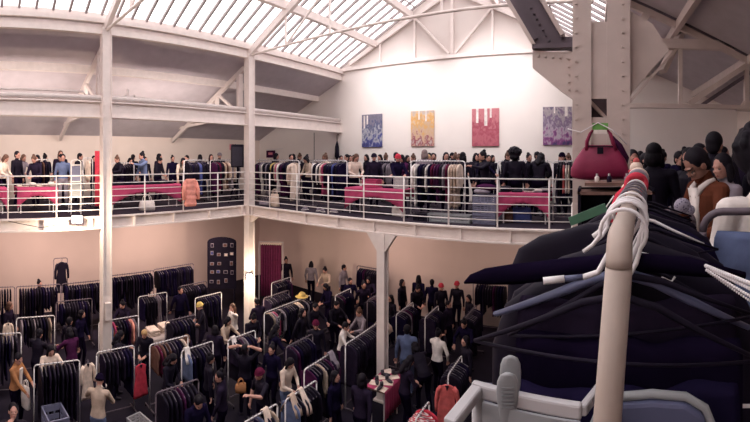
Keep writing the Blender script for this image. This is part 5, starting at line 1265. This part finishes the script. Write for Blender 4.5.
# slate blue chair back to the right of the upright
r = empty('folded_chair', (.088, .585, GF), -.15); tag(r, 'slate blue folded chair with pale rounded back edge, at the foot of the cream upright', 'chair')
zc = EYE - .325 - GF
def chair_back(wd, th, yb, top):
    mb = MB(); o_ = [(-wd, .45), (wd, .45), (wd*.95, top-.07), (wd*.78, top-.022), (wd*.5, top-.004), (0, top), (-wd*.5, top-.004), (-wd*.78, top-.022), (-wd*.95, top-.07)]
    mb.prism(o_, 'y', yb, yb+th); return mb
chair_back(.088, .022, -.06, zc).build('backrest', M['plasticb'], r, bevel=.006)
MB().tube([(-.09, -.05, zc-.09), (-.086, -.05, zc-.055), (-.071, -.05, zc-.016), (-.045, -.05, zc+.001), (0, -.05, zc+.006), (.045, -.05, zc+.001), (.071, -.05, zc-.016), (.086, -.05, zc-.055), (.09, -.05, zc-.09)], .006, 8).build('back_edge', M['plasticg'], r, smooth=True)
MB().box((0, -.02, .62), (.15, .03, .36)).build('seat', M['plasticb'], r, bevel=.01)
for sx in (-1, 1): MB().tube([(sx*.08, -.05, .46), (sx*.085, -.05, .25), (sx*.09, -.05, 0)], .011, 10).build('leg', M['plasticb'], r, smooth=True)
o = MB().tube([at_d(686, 403, .60), at_d(752, 406, .62)], .003, 8).build('hanging_rod', M['chrome']); tag(o, 'thin pale rod low at the picture edge, right of the slate blue chair', 'rod')

flush()
# ------------------------------------------------------------------ work lamps that show in the picture
lampm = mat('lamp glass lit', (1, .93, .8), .4, emit=((1, .86, .70), 22))
r = empty('hanging_floodlight', (-10.03, yx(77, -10.03), GF-.14), math.radians(72)); tag(r, 'glaring floodlight fixed on the side gallery edge', 'lamp')
MB().box((0, .05, .14), (.30, .08, .22)).build('housing', M['black'], r, bevel=.01); MB().box((0, .004, .14), (.26, .012, .18)).build('lamp_glass', lampm, r)
mb = MB(); mb.tube([(-.17, .05, .0), (-.17, .05, .14)], .012); mb.tube([(.17, .05, .0), (.17, .05, .14)], .012); mb.box((0, .05, .008), (.36, .05, .016)); mb.build('bracket', M['black'], r)
tag(MB().tube([(-10.08, yx(71, -10.1), GF-.02), (-10.06, yx(60, -10.1), GF-.12), (-10.06, yx(40, -10.1), GF-.18), (-10.08, yx(8, -10.1), GF+.0)], .009, 6).build('hanging_cable', M['black'], smooth=True), 'black cable sagging along the gallery edge left of the floodlight', 'cable')
r = empty('work_floodlight', (-9.98, YB-.19, 2.13), math.radians(52)); tag(r, 'lit work floodlight clamped to the corner column below the gallery', 'lamp')
MB().box((0, .03, .05), (.2, .06, .22)).build('housing', M['black'], r, bevel=.01); MB().box((0, -.006, .05), (.17, .012, .18)).build('lamp_glass', lampm, r); MB().bar((0, .05, .05), (-.12, .13, .05), .03).build('clamp', M['black'], r)

# ------------------------------------------------------------------ light
W = bpy.data.worlds.new('sky'); SC.world = W; W.use_nodes = True
bg = W.node_tree.nodes['Background']; bg.inputs[0].default_value = (1.0, .96, .97, 1); bg.inputs[1].default_value = 3.0
def lamp(kind, name, loc, energy, col, size=.3, aim=None, spot=None, size_y=None):
    l = bpy.data.lights.new(name, kind); l.energy = energy; l.color = col
    if kind == 'AREA':
        l.size = size
        if size_y: l.shape = 'RECTANGLE'; l.size_y = size_y
    else: l.shadow_soft_size = size
    if spot: l.spot_size = spot; l.spot_blend = 1.0
    o = bpy.data.objects.new(name, l); COL.objects.link(o); o.location = loc
    if aim is not None: o.rotation_euler = (Vector(aim)-Vector(loc)).to_track_quat('-Z', 'Y').to_euler()
    return o
# two wall washers fixed to the roof steel, out of the picture, lighting the pictures
for x, tx in ((-7.2, -7.5), (-3.6, -3.6)):
    lamp('SPOT', 'picture_wall_spot', (x, 10.2, 11.2), 620, (1, .95, .95), .12, (tx, YBW, 8.6), 1.15)
# warm tubes on the underside of the galleries
for y in (2.5, 7.5):
    lamp('AREA', 'gallery_underside_tube', (-12.6, y, 4.15), 150, (1, .76, .66), 1.6, (-13.6, y, 0), size_y=.2)
lamp('AREA', 'gallery_underside_tube', (-7.5, 11.5, 4.15), 70, (1, .76, .68), 1.6, (-7.5, 12.2, 0), size_y=.2)
lamp('AREA', 'gallery_underside_tube', (-2.5, 11.5, 4.15), 30, (1, .76, .68), 1.6, (-2.5, 12.2, 0), size_y=.2)

# added fill lights, unseen behind the upper beam, brightening the side gallery wall
for y in (1.5, 6.5): lamp('AREA', 'added_wall_fill', (-10.75, y, 7.4), 110, (1, .86, .76), 3.5, (-15.5, y, 6.1), size_y=.12)

# ------------------------------------------------------------------ camera: a level swept panorama, as the photograph is
cam = bpy.data.cameras.new('camera'); co = bpy.data.objects.new('camera', cam); COL.objects.link(co)
co.location = (0, 0, EYE); co.rotation_euler = (PI/2, 0, 0)
cam.type = 'PANO'; cam.panorama_type = 'CENTRAL_CYLINDRICAL'
cam.central_cylindrical_range_u_min = -593/FX; cam.central_cylindrical_range_u_max = (750-593)/FX
cam.central_cylindrical_range_v_min = -(422-158)/FX; cam.central_cylindrical_range_v_max = 158/FX
cam.central_cylindrical_radius = 1.0
cam.clip_start = .02; cam.clip_end = 100
SC.camera = co
vs = SC.view_settings; vs.view_transform = 'Standard'; vs.look = 'None'; vs.gamma = 1; vs.use_curve_mapping = False; vs.exposure = 0.2
SC.cycles.max_bounces = 8; SC.cycles.diffuse_bounces = 5; SC.cycles.transparent_max_bounces = 8; SC.cycles.sample_clamp_indirect = 6
lamp('POINT', 'floodlight_glow', (-9.72, yx(77, -9.72), GF+.05), 140, (1, .80, .58), .08)
lamp('POINT', 'work_floodlight_glow', (-9.70, YB-.42, 2.2), 110, (1, .78, .55), .08)
